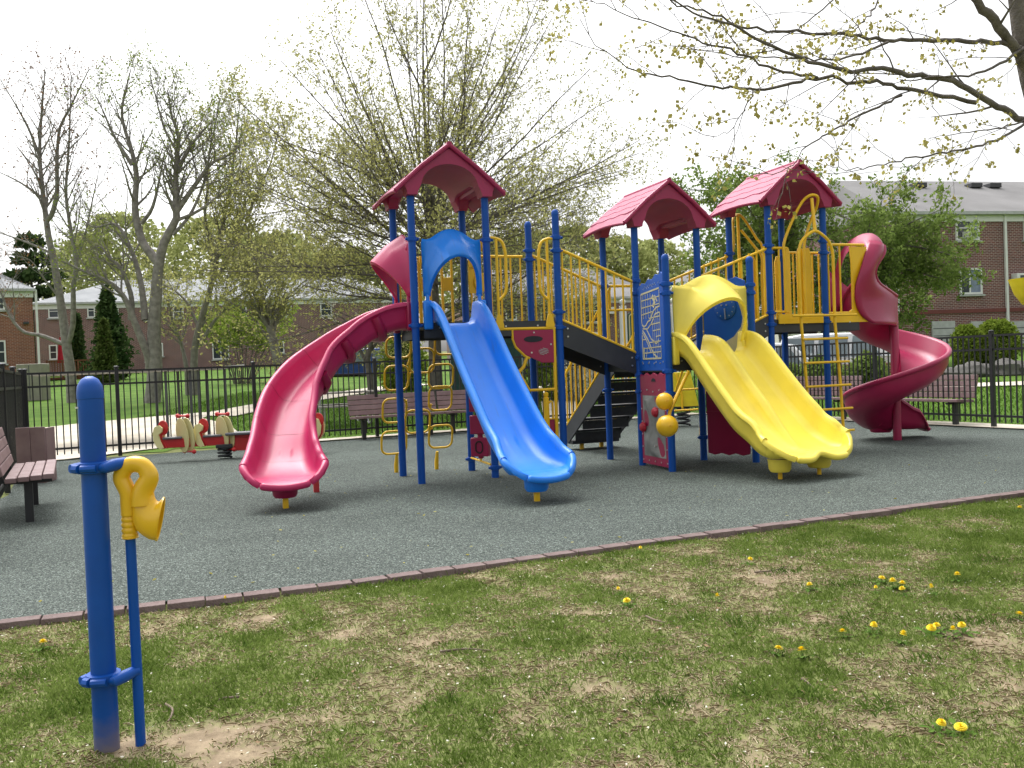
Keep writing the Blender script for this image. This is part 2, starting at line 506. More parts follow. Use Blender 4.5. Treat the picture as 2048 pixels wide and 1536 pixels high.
na = V(-fa_t[1], fa_t[0], 0); nb = V(-fb_t[1], fb_t[0], 0)
terrain_poly('concrete_kerb', None, M_CONC, 0.035, conc_strip(FA0 + fa_t[:2] * 3.5, FA1, na, 0.42))
terrain_poly('concrete_kerb', None, M_CONC, 0.035, conc_strip(FA1, FB1, nb, 0.42))

# ------------------------------------------------------------------ black metal fences
M_FENCE = mat('black_fence_paint', (0.012, 0.012, 0.014), 0.45, var=0.2)
FH = 1.55
def fence(a, b, label, post_off=0.0, span=2.4, gap=0.108, n_left=None):
    a, b = np.append(a, 0.0), np.append(b, 0.0)
    L_ = np.linalg.norm(b - a); t = unit(b - a); rz = math.atan2(t[1], t[0])
    root = empty('metal_fence', a, rz, label, 'fence')
    pm = MB(); pm.box((0, 0, FH / 2 + .02), (0.065, 0.065, FH + .04)); pm.lathe((0, 0, FH + .04), [(.050, 0), (.050, .02), (.03, .03), (.0, .035)], 4)
    post0 = pm.build('post', M_FENCE, root, smooth=False, bevel=0.004)
    km = MB(); km.box((0, 0, FH / 2 + .035), (0.020, 0.020, FH - .12))
    pick0 = km.build('picket', M_FENCE, root, smooth=False)
    xs = [post_off]
    while xs[-1] + span < L_ + 0.1: xs.append(xs[-1] + span)
    if post_off > 0.2: xs = [0.0] + xs
    for i, x in enumerate(xs):
        (post0 if i == 0 else inst(post0, root)).location = (x, 0, 0)
    first = True
    ends = xs + ([L_] if L_ - xs[-1] > 0.3 else [])
    for x0, x1 in zip(ends, ends[1:]):
        for z in (0.20, FH - 0.25, FH - 0.02):
            MB().box(((x0 + x1) / 2, 0, z), (x1 - x0 - .07, 0.034, 0.036)).build('rail', M_FENCE, root, smooth=False)
        c = max(1, int(round((x1 - x0) / gap)))
        for k in range(1, c):
            o = pick0 if first else inst(pick0, root)
            first = False; o.location = (x0 + (x1 - x0) * k / c, 0, 0)
    return root
fa_post = float(np.dot(np.array([-7.076, 16.408]) - FA0, fa_t[:2]))
fence(FA0, FA1, 'long black picket fence behind the seesaw and the middle bench', fa_post)
fb_post = float(np.dot(np.array([8.258, 15.306]) - FA1, fb_t[:2])) % 2.44
fence(FA1 + fb_t[:2] * .03, FB1, 'black picket fence on the right, behind the spiral slide', fb_post, 2.44)
LF0 = np.array([-8.4, 15.8]) + np.array([-.02, -.1]); LFd = unit(V(.435, -.9, 0))[:2]
fence(LF0, LF0 + LFd * 9.6, 'black picket fence at the left edge, behind the slatted bench', 0.0, 2.4)

# ------------------------------------------------------------------ benches: slatted recycled-plastic planks on steel legs
M_PLANK = mat('mauve_plastic_plank', (0.175, 0.105, 0.108), 0.6, col2=(0.26, 0.175, 0.172), scale=4, bump=0.2, bscale=60)
M_LEG = mat('black_bench_leg', (0.02, 0.02, 0.022), 0.5)
def bench(name, loc, rz, length, label, seat_n=4, back_n=4, legs=(0.12, 0.88)):
    root = empty(name, loc, rz, label, 'bench', 'slatted plank benches along the fence')
    for i in range(seat_n):
        y = -0.06 - i * 0.108
        MB().box((length / 2, y, 0.43 + 0.006 * i), (length, 0.098, 0.05)).build('seat_plank', M_PLANK, root, bevel=0.008, smooth=False)
    ax = (V(1, 0, 0), unit(V(0, math.sin(R(14)), math.cos(R(14)))), unit(V(0, math.cos(R(14)), -math.sin(R(14)))))
    for i in range(back_n):
        c = V(length / 2, 0.03, 0.52) + ax[1] * (i * 0.105)
        MB().box(c, (length, 0.096, 0.045), ax).build('back_plank', M_PLANK, root, bevel=0.008, smooth=False)
    for q in legs:
        x = length * q
        m = MB(); m.box((x, -0.2, 0.2), (0.075, 0.075, 0.40)); m.box((x, -0.2, 0.395), (0.05, 0.42, 0.035))
        m.bar((x, 0.02, 0.39), V(x, 0.055, 0.40) + ax[1] * 0.44, 0.045, 0.04, (1, 0, 0))
        m.build('leg', M_LEG, root, smooth=False)
    return root
# the bench faces -Y locally
lfa = math.atan2(-LFd[1], -LFd[0])
p = gz(67, 1043)
# left bench: runs along the left fence, facing right
bl = unit(V(-.435, .9, 0))
bench('plank_bench', V(p[0], p[1], 0) - bl * 0.20 - V(.9, .435, 0) * 0.23, math.atan2(bl[1], bl[0]) , 1.85, 'weathered plank bench at the left edge, seen end-on', 4, 4)
arz = math.atan2(fa_t[1], fa_t[0]); brz = math.atan2(fb_t[1], fb_t[0])
q0 = gz(722, 878.5); s0 = V(q0[0], q0[1], 0) - fa_t * 0.20 - na * -0.05
bench('plank_bench', s0, arz, 1.85, 'plank bench behind the yellow loop climber, left one of the pair')
bench('plank_bench', s0 + fa_t * 1.90, arz, 1.85, 'plank bench half hidden by the blue slide, next to its twin')
q1 = gz(1918, 851); s1 = V(q1[0], q1[1], 0) - fb_t * 1.85 * .88
bench('plank_bench', s1 + nb * .12, brz, 1.85, 'plank bench in front of the right fence, beside the spiral slide')
bench('plank_bench', s1 - fb_t * 2.55 + nb * .12, brz, 1.85, 'plank bench half hidden between the yellow ladder and spiral slide')
# ================================================================== PLAY STRUCTURE (local metres: x right along the front, y away, z up)
PS = empty('play_structure', (-1.10, 10.70, 0), R(20.5), 'large blue, yellow and magenta play structure with three roofed towers and four slides', 'play structure')
U = 0.9144
T1, T2, T3 = 0.0, 2.92, 4.96
D1, D2, D3 = 1.83, 1.38, 1.83
FMp, FNp = V(2.87, -0.83, 0), V(4.18, -0.66, 0)

def P(mb, name, m, parent=None, **k): return mb.build(name, m, parent or PS, **k)

# --- posts with clamps
cl = MB()
cl.lathe((0, 0, 0), [(.046, -.028), (.058, -.024), (.060, 0), (.058, .024), (.046, .028)], 18)
cl.tube([(.055, 0, 0), (.085, 0, 0)], .018, 8); cl.tube([(-.055, .0, 0), (-.08, 0, 0)], .016, 8)
cl.tube([(.072, -.022, 0), (.072, .022, 0)], .010, 6)
_clamp = None
_post = {}
def post(x, y, top, clamps=(), cap=True, rot=0.0):
    global _clamp
    key = (round(top, 3), cap)
    if key not in _post:
        m = MB(); r = .0445
        if cap: m.lathe((0, 0, 0), [(r, -.02), (r, top - .075), (r + .0025, top - .073), (r + .0025, top - .05), (.040, top - .022), (.026, top - .006), (0, top)], 20)
        else: m.lathe((0, 0, 0), [(r, -.02), (r, top)], 20)
        o = P(m, 'post', M_BLUE); _post[key] = o
    else: o = inst(_post[key], PS)
    o.location = (x, y, 0)
    for z in clamps:
        if _clamp is None: _clamp = cl.build('clamp', M_BLUE, o); c = _clamp
        else: c = inst(_clamp, o)
        c.location = (0, 0, z); c.rotation_euler = (0, 0, rot)
    return o
C1, C2 = 3.40, 3.08
post(0, 0, C1, (2.86, 1.85), False); post(U, 0, C1, (2.86, 1.9, .12), False); post(0, U, C1, (1.95,), False, .4); post(U, U, C1, (2.8, 1.9, 1.15, .15), False)
post(2 * U, 0, 3.25, (2.90, 2.74, 1.98, 1.79)); post(2 * U, U, 3.25, (2.86, 2.74, 1.9))
post(T2, 0, C2, (2.36, 2.2, 1.38, 1.16, .95), False, .8); post(T2 + U, 0, C2, (2.3, 1.38, .3), False); post(T2, U, C2, (2.38, 1.4, .95), False); post(T2 + U, U, C2, (2.42, 1.4), False)
post(FMp[0], FMp[1], 2.60, (2.24, 2.13, 1.20, .93), True, -.4); post(FNp[0], FNp[1], 2.60, (2.24, 2.14, 1.2, .3), True, .3)
post(T3, 0, C1, (2.83, 2.74, 1.92, 1.76), False); post(T3 + U, 0, C1, (2.9, 2.74, 1.78), False); post(T3, U, C1, (2.84, 1.9), False); post(T3 + U, U, C1, (2.8, 1.9), False)

# --- decks
def deck(poly, z, name='deck', th=.05):
    o = P(MB().prism(poly, (0, 0, z - th / 2), (1, 0, 0), (0, 1, 0), th), name, M_BLACK, smooth=False)
    n = len(poly)
    for i in range(n):
        a, b = V(*poly[i], z - .095), V(*poly[(i + 1) % n], z - .095)
        t = unit(b - a); nrm = V(t[1], -t[0], 0)
        P(MB().bar(a + t * .05, b - t * .05, .012, .17, (0, 0, 1)), 'deck_skirt', M_DGREY, o, smooth=False)
        m = MB()
        for q in (.14, .38, .62, .86):
            c = a + (b - a) * q + V(0, 0, .035); m.cyl(c + nrm * .004, c + nrm * .016, .011, n=8)
        tag(P(m, 'bolt_row', M_STEEL, o), kind='stuff')
    return o
e = .05
deck([(e, e - .05), (2 * U - e, e - .05), (2 * U - e, U), (e, U)], D1 + .05)
deck([(T2, 0), (T2 + U, 0), (T2 + U, U), (T2, U)], D2)
deck([(FMp[0], FMp[1]), (FNp[0], FNp[1]), (T2 + U, -.02), (T2, -.02)], D2 - .004)
deck([(T3, 0), (T3 + U + .62, 0), (T3 + U + .62, U), (T3, U)], D3)

# --- railings
def railing(p0, p1, lo, hi, n, r=.016, name='railing', ends=True, x0=0.0, x1=1.0):
    """p0,p1: xy; lo,hi: (z at p0, z at p1)"""
    a, b = V(*p0, 0), V(*p1, 0)
    pt = lambda q, zz: a + (b - a) * q + V(0, 0, zz[0] + (zz[1] - zz[0]) * q)
    o = P(MB().tube([pt(0, hi), pt(1, hi)], r + .003, 10), name, M_YEL)
    P(MB().tube([pt(0, lo), pt(1, lo)], r + .001, 10), 'lower_rail', M_YEL, o)
    bar0 = None
    for i in range(n):
        q = (i + .5) / n if not ends else (i / (n - 1) * .92 + .04)
        A, B = pt(q, lo), pt(q, hi)
        if bar0 is None:
            bar0 = P(MB().tube([V(0, 0, 0), B - A], r - .003, 8), 'bar', M_YEL, o); c = bar0
        else: c = inst(bar0, o)
        c.location = tuple(A)
    return o
# landing back railing with rounded end, ramp railings, second ramp
railing((U + .06, U), (2 * U - .10, U), (D1 + .06, D1 + .06), (2.78, 2.78), 6)
railing((2 * U + .03, 0), (T2 - .03, 0), (1.885, 1.445), (2.76, 2.345), 9)
railing((2 * U + .03, U), (T2 - .03, U), (1.90, 1.45), (2.80, 2.37), 9)
railing((T2 + U + .03, 0), (T3 - .03, 0), (1.47, 1.90), (2.41, 2.79), 9)
railing((T2 + U + .03, U), (T3 - .03, U), (1.47, 1.90), (2.42, 2.80), 9)
railing((T2 + .05, U), (T2 + U - .05, U), (2.05, 2.05), (2.38, 2.38), 2)
railing((0.05, U), (.32, U), (D1 + .06, D1 + .06), (2.75, 2.75), 3)
railing((T3 + U + .05, U), (T3 + U + .68, U), (D3 + .04, D3 + .04), (2.86, 2.86), 6)
# T1 back opening: short yellow ladder-like handle plates
for xx in (.33, .62):
    m = MB(); m.tube([(xx, U + .02, 1.86), (xx, U + .02, 2.62), (xx + .02, U + .02, 2.78)], .018, 8); m.tube([(xx + .13, U + .02, 1.86), (xx + .13, U + .02, 2.80)], .018, 8)
    o = P(m, 'grab_handle', M_YEL)
    P(MB().box((xx + .065, U + .02, 2.42), (.13, .02, .17)), 'plate', M_YEL, o, bevel=.006)

# --- ramps (sloped decks with dark side skirts)
def ramp(x0, z0, x1, z1):
    a, b = V(x0, U / 2, z0), V(x1, U / 2, z1)
    o = P(MB().bar(a, b, U - .06, .05), 'ramp', M_BLACK, smooth=False)
    for y in (0.0, U):
        m = MB(); d = V(0, 0, 1)
        A, B = V(x0, y, z0), V(x1, y, z1)
        vs = [A + d * .05, B + d * .05, B - d * .22, A - d * .27]
        m.loft([[v + V(0, -.011, 0) for v in vs], [v + V(0, .011, 0) for v in vs]])
        P(m, 'side_skirt', M_DGREY, o, smooth=False)
        k = MB()
        for q in (.06, .94):
            for dz in (-.03, -.13): c = A + (B - A) * q + d * dz; k.cyl(c + V(0, -.012, 0), c + V(0, -.024, 0), .011, n=8)
        tag(P(k, 'bolt_row', M_STEEL, o), kind='stuff')
    return o
ramp(2 * U + .045, D1 - .0, T2 - .045, 1.385)
ramp(T2 + U + .045, 1.385, T3 - .045, D3)

# --- roofs
def roof(x0, zc, label):
    """gable roof on four posts; ridge runs front to back. zc = collar height"""
    cx = x0 + U / 2; zr, ze = zc + .56, zc + .085
    hw = .635
    N = 28
    rings = []
    ys = [-.115, -.10, .055, .075, .12, .2, U / 2, U - .2, U - .12, U - .075, U - .055, U + .10, U + .115]
    for yi, y in enumerate(ys):
        leg = 1.0 if (y < .056 or y > U - .056) else max(0, 1 - (min(abs(y - .055), abs(U - .055 - y)) / .10) ** .8)
        leg = max(0.0, min(1.0, leg)); ins = .012 if yi in (0, len(ys) - 1) else 0
        ring = []
        for k in range(N + 1):          # arch, left to right
            a = math.pi * k / N
            ax, az = -math.cos(a) * .350, math.sin(a) ** .92 * .285
            ring.append((cx + ax, y, max(zc + .06 + az, zc + .10 + (1 - leg) * .05)))
        foot = zc - .02 if leg > .5 else zc + .10
        fw_ = .052 + (1 - leg) * .06
        right = [(cx + .362, y, min(zc + .075, zc + .10) + (1 - leg) * .07), (cx + U / 2 - .068, y, foot + .04), (cx + U / 2 - .060, y, foot), (cx + U / 2 + .060, y, foot), (cx + U / 2 + .066, y, foot + .05), (cx + U / 2 + .10, y, zc + .105 + (1 - leg) * .03), (cx + hw, y, ze - .03)]
        left = [(2 * cx - p[0], p[1], p[2]) for p in right][::-1]
        ring = ring + right + [(cx + .02, y, zr - .03 - ins), (cx - .02, y, zr - .03 - ins)] + left
        rings.append(ring)
    o = P(MB().loft(rings), 'roof', M_ROOF, angle=50, label=label)
    # shingle rows on both slopes
    for s in (-1, 1):
        nrow = 5
        S0 = V(cx + s * .02, 0, zr + .005); S1 = V(cx + s * .665, 0, ze - .02)
        d = S1 - S0; L_ = np.linalg.norm(d); t = unit(d); nrm = V(-t[2] * s, 0, abs(t[0])) ; nrm = unit(V(s * abs(t[2]), 0, abs(t[0])))
        for i in range(nrow):
            a0, a1 = i / nrow - (.04 if i else 0), (i + 1) / nrow
            m = MB(); R_ = []
            K = 26
            for j in range(K + 1):
                y = -.135 + (U + .27) * j / K
                wav = .014 * math.sin(j / K * math.pi * 7 + i * 1.7) * (1 if i < nrow - 1 else 0)
                flare = .0 if i < nrow - 1 else -.02 - .035 * (abs(j / K - .5) * 2) ** 2
                b0 = S0 + t * L_ * a0 + V(0, y, 0); b1 = S0 + t * (L_ * a1 + wav + .012) + V(0, y, 0)
                l0, l1 = .010, .024
                R_.append([b0 - nrm * .02, b0 + nrm * l0, b1 + nrm * (l1 - .008) + V(0, 0, flare), b1 + t * .008 + nrm * (l1 - .018) + V(0, 0, flare), b1 - nrm * .022 + V(0, 0, flare)])
            P(m.loft(R_), 'shingle_row', M_ROOF, o, angle=35)
    P(MB().tube([(cx, -.15, zr + .012), (cx, U + .15, zr + .012)], .034, 12), 'ridge_cap', M_ROOF, o)
    for y in (-.135, U + .135):   # barge roll along the gable
        for s in (-1, 1):
            P(MB().tube([(cx + s * .01, y, zr - .0), (cx + s * .34, y, (zr + ze) / 2 - .012), (cx + s * .665, y, ze - .045 - .02)], .028, 8), 'barge_roll', M_ROOF, o)
    return o
roof(0, 3.38, 'magenta roof over the tower with the straight blue slide')
roof(T2, 3.06, 'lowest magenta roof, over the middle tower')
roof(T3, 3.38, 'magenta roof over the tower with the yellow ladder')

# --- entrance hoods
def hood(c, s, out, wo, zb, zt, wi, peak, proj, m, label, drop=.23):
    """c: centre xy on the panel plane; s: along; out: outward; flared arch over a slide entrance"""
    c = V(*c, 0); s = unit(V(*s, 0)); o_ = unit(V(*out, 0)); z = V(0, 0, 1)
    N = 36
    A, B, Cc, Dd = [], [], [], []
    for k in range(N + 1):
        q = k / N; a = math.pi * q; ca, sa = -math.cos(a), math.sin(a)
        # outer panel border
        if q < .3: x, zz = -wo, zb + (zt - zb) * q / .3
        elif q > .7: x, zz = wo, zb + (zt - zb) * (1 - q) / .3
        else:
            u = (q - .3) / .4 * 2 - 1; x = wo * u; zz = zt + (peak - zt) * max(0, math.cos(u * 1.15 * math.pi / 2)) ** 1.6 - .018 * math.exp(-((abs(u) - .75) / .2) ** 2)
        A.append(c + s * x + z * zz)
        bx = ca * (wi + .085) ; bz = zb + (peak - .02 - zb) * sa ** .9
        w = min(1, max(0, (sa - .12) / .5))
        B.append(c + s * (bx if abs(bx) < wo - .01 else math.copysign(wo - .01, bx)) + o_ * .015 + z * min(bz, A[-1][2] - .004 if .3 < q < .7 else 99))
        pj = .03 + proj * sa ** 1.3
        Cc.append(c + s * (ca * (wi + .015)) + o_ * pj + z * (zb + (peak - drop - .10 - zb) * sa ** .95))
        Dd.append(c + s * (ca * (wi - .02)) + o_ * (pj - .012) + z * (zb + (peak - drop - .14 - zb) * sa ** .95))
    mid = [b * .5 + q * .5 + o_ * .0 + V(0, 0, .035 * math.sin(math.pi * i / N)) for i, (b, q) in enumerate(zip(B, Cc))]
    mb = MB().loft([A, B, mid, Cc, Dd], closed=False, cap=False)
    ob = P(mb, 'slide_hood', m, label=label, angle=60)
    sd = ob.modifiers.new('thick', 'SOLIDIFY'); sd.thickness = .022; sd.offset = -1
    # round bosses and leg sockets
    for sx in (-1, 1):
        P(MB().tube([c + s * (sx * (wi + .02)) + o_ * .02 + z * (zb + .02), c + s * (sx * (wi + .02)) + o_ * .02 + z * (zb - .06)], .022, 10), 'leg_socket', m, ob)
    P(MB().lathe(c + s * (wo * .72) + z * (zt - .09) + o_ * .004, [(.03, 0), (.028, .012), (.012, .02), (0, .021)], 14, tuple(o_)), 'boss', m, ob)
    return ob
hood((U / 2 + .015, -.01), (1, 0), (0, -1), .365, 2.19, 2.87, .30, 2.985, .33, M_BLUES, 'blue hood over the entrance of the straight slide')
hood((-.01, U / 2 + .02), (0, -1), (-1, 0), .385, 2.19, 2.87, .30, 2.985, .36, M_PINK, 'magenta hood over the entrance of the curved slide')
ys_dir = unit(FNp - FMp); ys_out = V(ys_dir[1], -ys_dir[0], 0); ys_c = (FMp + FNp) / 2
hood((ys_c + ys_out * .02)[:2], ys_dir[:2], ys_out[:2], .575, 1.53, 2.23, .46, 2.36, .36, M_YELH, 'yellow hood over the double slide', .21)

# --- slides
def chute_profile(hw, h, th=.03, ridge=0.0, ncentre=3):
    rg = max(ridge, 0.0005)
    k_ = min(1.0, (hw - .17) / .19)
    top = [(0, rg), (.035, rg * .97), (.06, rg * .62), (.085 * k_, rg * .22), (.13 * k_, .012 * min(1, rg / .05)), (.19 * k_, 0)]
    top += [(hw - .15, .002), (hw - .085, .022 * min(1, h / .2)), (hw - .055, .30 * h), (hw - .040, .72 * h), (hw - .030, h - .012), (hw - .010, h + .004), (hw + .020, h + .004), (hw + .040, h - .016), (hw + .042, h - .045)]
    und = [(hw + .022, h - .055), (hw - .004, h * .72 - .02), (hw - .020, h * .25), (hw - .06, -th * .6), (hw - .15, -th - .01), (.12, -th - .012), (0, -th - .012)]
    if h < .08:
        und = [(x, min(y, -.012) if i < 3 else y) for i, (x, y) in enumerate(und)]
    rt = top + und[:-1]
    full = rt + [und[-1]] + [(-x, y) for x, y in rt[1:][::-1]]
    return full
def sweep_chute(path, wf, hf, rf=None, up0=None, n_end=0):
    m = len(path); rings = []
    for i, p in enumerate(path):
        t = unit(path[min(i + 1, m - 1)] - path[max(i - 1, 0)])
        s = unit(np.cross(t, V(0, 0, 1))); u = np.cross(s, t)
        q = i / (m - 1)
        prof = chute_profile(wf(q), hf(q), ridge=rf(q) if rf else 0)
        rings.append([p + s * x + u * y for x, y in prof])
    return rings
def lerp(a, b, t): return a + (b - a) * max(0, min(1, t))
def chute_end(path, hw, h, notch=0.0, ln=.17, drop=.045):
    """rounded mouth: continues the chute while the rims sink and the corners round off; returns extra rings and the end roll"""
    t = unit(path[-1] - path[-2]); f = unit(V(t[0], t[1], 0)); s = unit(np.cross(f, V(0, 0, 1))); rings = []
    for e in (.10, .20, .30, .40, .50, .60, .70, .79, .87, .94, 1.0):
        c = max(0, 1 - (e * .998) ** 2.0) ** .5
        w_, h_ = hw * (.58 + .42 * c), max(.004, h * (1 - math.sqrt(max(0, 1 - c * c)) * .97))
        p = path[-1] + f * ln * e + V(0, 0, -drop * e ** 2.5)
        rings.append([p + s * x + V(0, 0, y) + f * (.085 * e * (1 - min(1, abs(x) / hw) ** 2) - notch * e * math.exp(-(x / .13) ** 2)) + V(0, 0, .075 * e * (abs(x) / hw) ** 2 + notch * .9 * e * math.exp(-(x / .15) ** 2)) for x, y in chute_profile(w_, h_, ridge=0.0)])
    roll = []
    for k in range(25):
        x = hw * .60 * (-1 + 2 * k / 24); g = math.exp(-(x / .13) ** 2)
        roll.append(path[-1] + f * (ln + .002 + .085 * (1 - (x / hw) ** 2) - notch * g) + s * x + V(0, 0, -drop - .020 + .075 * (x / hw) ** 2 + notch * .9 * g))
    return rings, roll, s, f
def finish_slide(name, rings, path, hw, h, m, label, notch=0.0, ridge=False):
    ex, roll, s, f = chute_end(path, hw, h, notch)
    n0 = len(rings[0])
    mb = MB()
    mb.loft(rings + ex, True, True)
    mb.tube(roll, [.024] + [.038] * 23 + [.024], 10)
    return P(mb, name, m, label=label, angle=65), s, f
def foot(parent, xy, zt, cup_r, cup_m, post_m, sq=False, w=.045):
    P(MB().lathe((xy[0], xy[1], 0), [(cup_r * .80, zt - .11), (cup_r * .95, zt - .08), (cup_r, zt), (cup_r * 1.05, zt + .03)], 20), 'foot_cup', cup_m, parent)
    if sq: P(MB().box((xy[0], xy[1], zt / 2 - .05), (w, w, zt - .09)), 'foot_post', post_m, parent, bevel=.004)
    else: P(MB().cyl((xy[0], xy[1], -.01), (xy[0], xy[1], zt - .10), .024, n=14), 'foot_post', post_m, parent)

# straight blue slide
bp = smooth_path([(.485, .06, 1.865), (.485, -.08, 1.86), (.49, -.24, 1.76), (.53, -.75, 1.23), (.565, -1.20, .80), (.585, -1.45, .575), (.605, -1.68, .425), (.62, -1.88, .335), (.635, -2.07, .298)], 40)
rg = sweep_chute(bp, lambda q: lerp(.275, .31, q / .75) if q < .75 else lerp(.31, .37, (q - .75) / .25), lambda q: lerp(.26, .235, q) if q < .8 else lerp(.235, .16, (q - .8) / .2))
so, s_, f_ = finish_slide('straight_slide', rg, bp, .37, .16, M_BLUES, 'straight blue slide')
foot(so, (.612, -2.08), .21, .125, M_BLUES, M_YEL, True, .05)
P(MB().tube([(.17, -.02, 1.84), (.17, -.02, 2.13)], .03, 10), 'mount', M_BLUES, so)
for cx_ in (.15, .815): P(MB().box((cx_, -.03, 1.97), (.11, .07, .34)), 'entry_cheek', M_BLUES, so, bevel=.02)

# curved magenta slide, in seamed sections
rp_ = smooth_path([(.06, .475, 1.865), (-.10, .475, 1.86), (-.33, .475, 1.80), (-.68, .45, 1.61), (-1.06, .33, 1.34), (-1.36, .06, 1.02), (-1.54, -.30, .69), (-1.62, -.62, .44), (-1.66, -.88, .33), (-1.68, -1.06, .305)], 60)
rw = lambda q: lerp(.325, .29, q / .5) if q < .68 else lerp(.29, .395, ((q - .68) / .32) ** 1.2); rh = lambda q: .27 if q < .8 else lerp(.27, .17, (q - .8) / .2)
rg = sweep_chute(rp_, rw, rh)
so, s_, f_ = finish_slide('curved_slide', rg, rp_, .395, .17, M_PINK, 'curving magenta slide on the left')
foot(so, (-1.68, -1.02), .22, .13, M_RED, M_YEL, True, .055)
P(MB().box((-1.217, .043, .42), (.06, .06, .86)), 'support_post', mat('powder_coat_red', (.5, .03, .035), .4), so, bevel=.004)
for i in (16, 25, 33, 40, 47, 53):
    # seam: thin strip lying on the upper surface, both halves
    for sg in (1, -1):
        m = MB(); RR = []
        for fr in (0, .06):
            p = rp_[i] * (1 - fr) + rp_[i + 1] * fr; t = unit(rp_[i + 1] - rp_[i]); s = unit(np.cross(t, V(0, 0, 1))); u = np.cross(s, t); q = i / 60
            prof = chute_profile(rw(q), rh(q))[:15]
            RR.append([p + s * sg * (x - (.0018 if k in (8, 9, 10) else 0)) + u * (y + .002) for k, (x, y) in enumerate(prof)])
        P(m.loft(RR, closed=False, cap=False), 'seam', M_SEAM, so)
for i in (14, 22, 30):     # saddle flanges under the upper bends
    m = MB(); RR = []
    for d in (-.055, -.03, 0, .03, .055):
        t = unit(rp_[i + 1] - rp_[i]); s = unit(np.cross(t, V(0, 0, 1))); u = np.cross(s, t); p = rp_[i] + t * d
        k = .055 * math.cos(d / .055 * 1.3); hw = rw(i / 60); h = .19
        RR.append([p + s * x + u * y for x, y in [(-hw + .02, h), (-hw - k, h), (-hw - k + .01, .04), (-hw + .09, -.05 - k), (0, -.055 - k), (hw - .09, -.05 - k), (hw + k - .01, .04), (hw + k, h), (hw - .02, h), (hw - .03, .0), (0, -.03), (-hw + .03, .0)]])
    P(m.loft(RR), 'saddle', M_RED, so, angle=60)
for cy_ in (.15, .81): P(MB().box((-.03, cy_, 1.97), (.07, .10, .34)), 'entry_cheek', M_RED, so, bevel=.02)

# yellow double slide
yd = lambda s, d, z: ys_c + ys_dir * s + ys_out * d + V(0, 0, z)
yp = smooth_path([yd(0, -.10, 1.39), yd(0, .04, 1.385), yd(0, .18, 1.30), yd(0, .50, .97), yd(0, .80, .675), yd(0, 1.02, .492), yd(.01, 1.20, .372), yd(.013, 1.35, .300), yd(.015, 1.48, .274)], 40)
rg = sweep_chute(yp, lambda q: lerp(.555, .59, q) if q < .8 else lerp(.585, .62, (q - .8) / .2), lambda q: .27 if q < .78 else lerp(.27, .20, (q - .78) / .22), lambda q: lerp(.24, .19, q / .4) if q < .5 else lerp(.19, .02, (q - .5) / .38))
so, s_, f_ = finish_slide('double_slide', rg, yp, .62, .20, M_YELS, 'yellow double slide with two lanes', .07)
foot(so, (3.42, -2.16), .19, .125, M_YELS, M_YEL); foot(so, (3.985, -2.10), .19, .135, M_YELS, M_YEL)
for sx in (-.57, .57): P(MB().box(yd(sx, .02, 1.44), (.09, .07, .34), (ys_dir, ys_out, V(0, 0, 1))), 'entry_cheek', M_YELS, so, bevel=.02)

# spiral slide round a central pole
SC = V(7.473, .425, 0)
def sp_z(th): return 1.18 + .0038 * th
def spiral_rings(th0, th1, n):
    R_ = []
    for i in range(n + 1):
        th = th0 + (th1 - th0) * i / n; a = R(th); rad = V(math.cos(a), math.sin(a), 0); z = sp_z(th)
        if th < -255: z = sp_z(-255) - .0012 * (-255 - th) 
        hh = .33 if th < 150 else lerp(.33, .62, (th - 150) / 50)
        prof = [(.07, .26), (.085, .05), (.15, .012), (.30, 0), (.48, .008), (.58, .045), (.66, .13), (.70, hh - .02), (.725, hh + .008), (.755, hh + .008), (.775, hh - .02), (.765, hh - .06), (.735, hh - .07), (.725, .14), (.67, .03), (.56, -.05), (.40, -.085), (.2, -.06), (.07, -.03)]
        R_.append([SC + rad * r + V(0, 0, z + u) for r, u in prof])
    return R_
so = P(MB().loft(spiral_rings(196, -275, 96)), 'spiral_slide', M_RED, label='magenta spiral slide winding round a pole on the right', angle=60)
# run-out at the bottom, heading +x behind the pole
rr = SC + V(.0, .42, 0); z0 = sp_z(-255) - .0012 * 20
ep = smooth_path([V(SC[0] - .12, SC[1] + .40, .24), V(SC[0] + .10, SC[1] + .37, .20), V(SC[0] + .32, SC[1] + .32, .175), V(SC[0] + .50, SC[1] + .26, .17)], 12)
rg = sweep_chute(ep, lambda q: .30, lambda q: lerp(.60, .27, q ** .7))
ex, roll, _s, _f = chute_end(ep, .30, .27, ln=.15)
mb = MB().loft(rg + ex); mb.tube(roll, [.02] + [.03] * 23 + [.02], 10)
P(mb, 'run_out', M_RED, so, angle=65)
P(MB().lathe((SC[0] + .02, SC[1] + .36, 0), [(.14, .10), (.16, .12), (.17, .24), (.17, .28)], 20), 'foot_cup', M_RED, so)
P(MB().lathe((SC[0], SC[1], 0), [(.062, -.01), (.062, 2.14), (.05, 2.17), (0, 2.18)], 20), 'pole', M_RED, so)
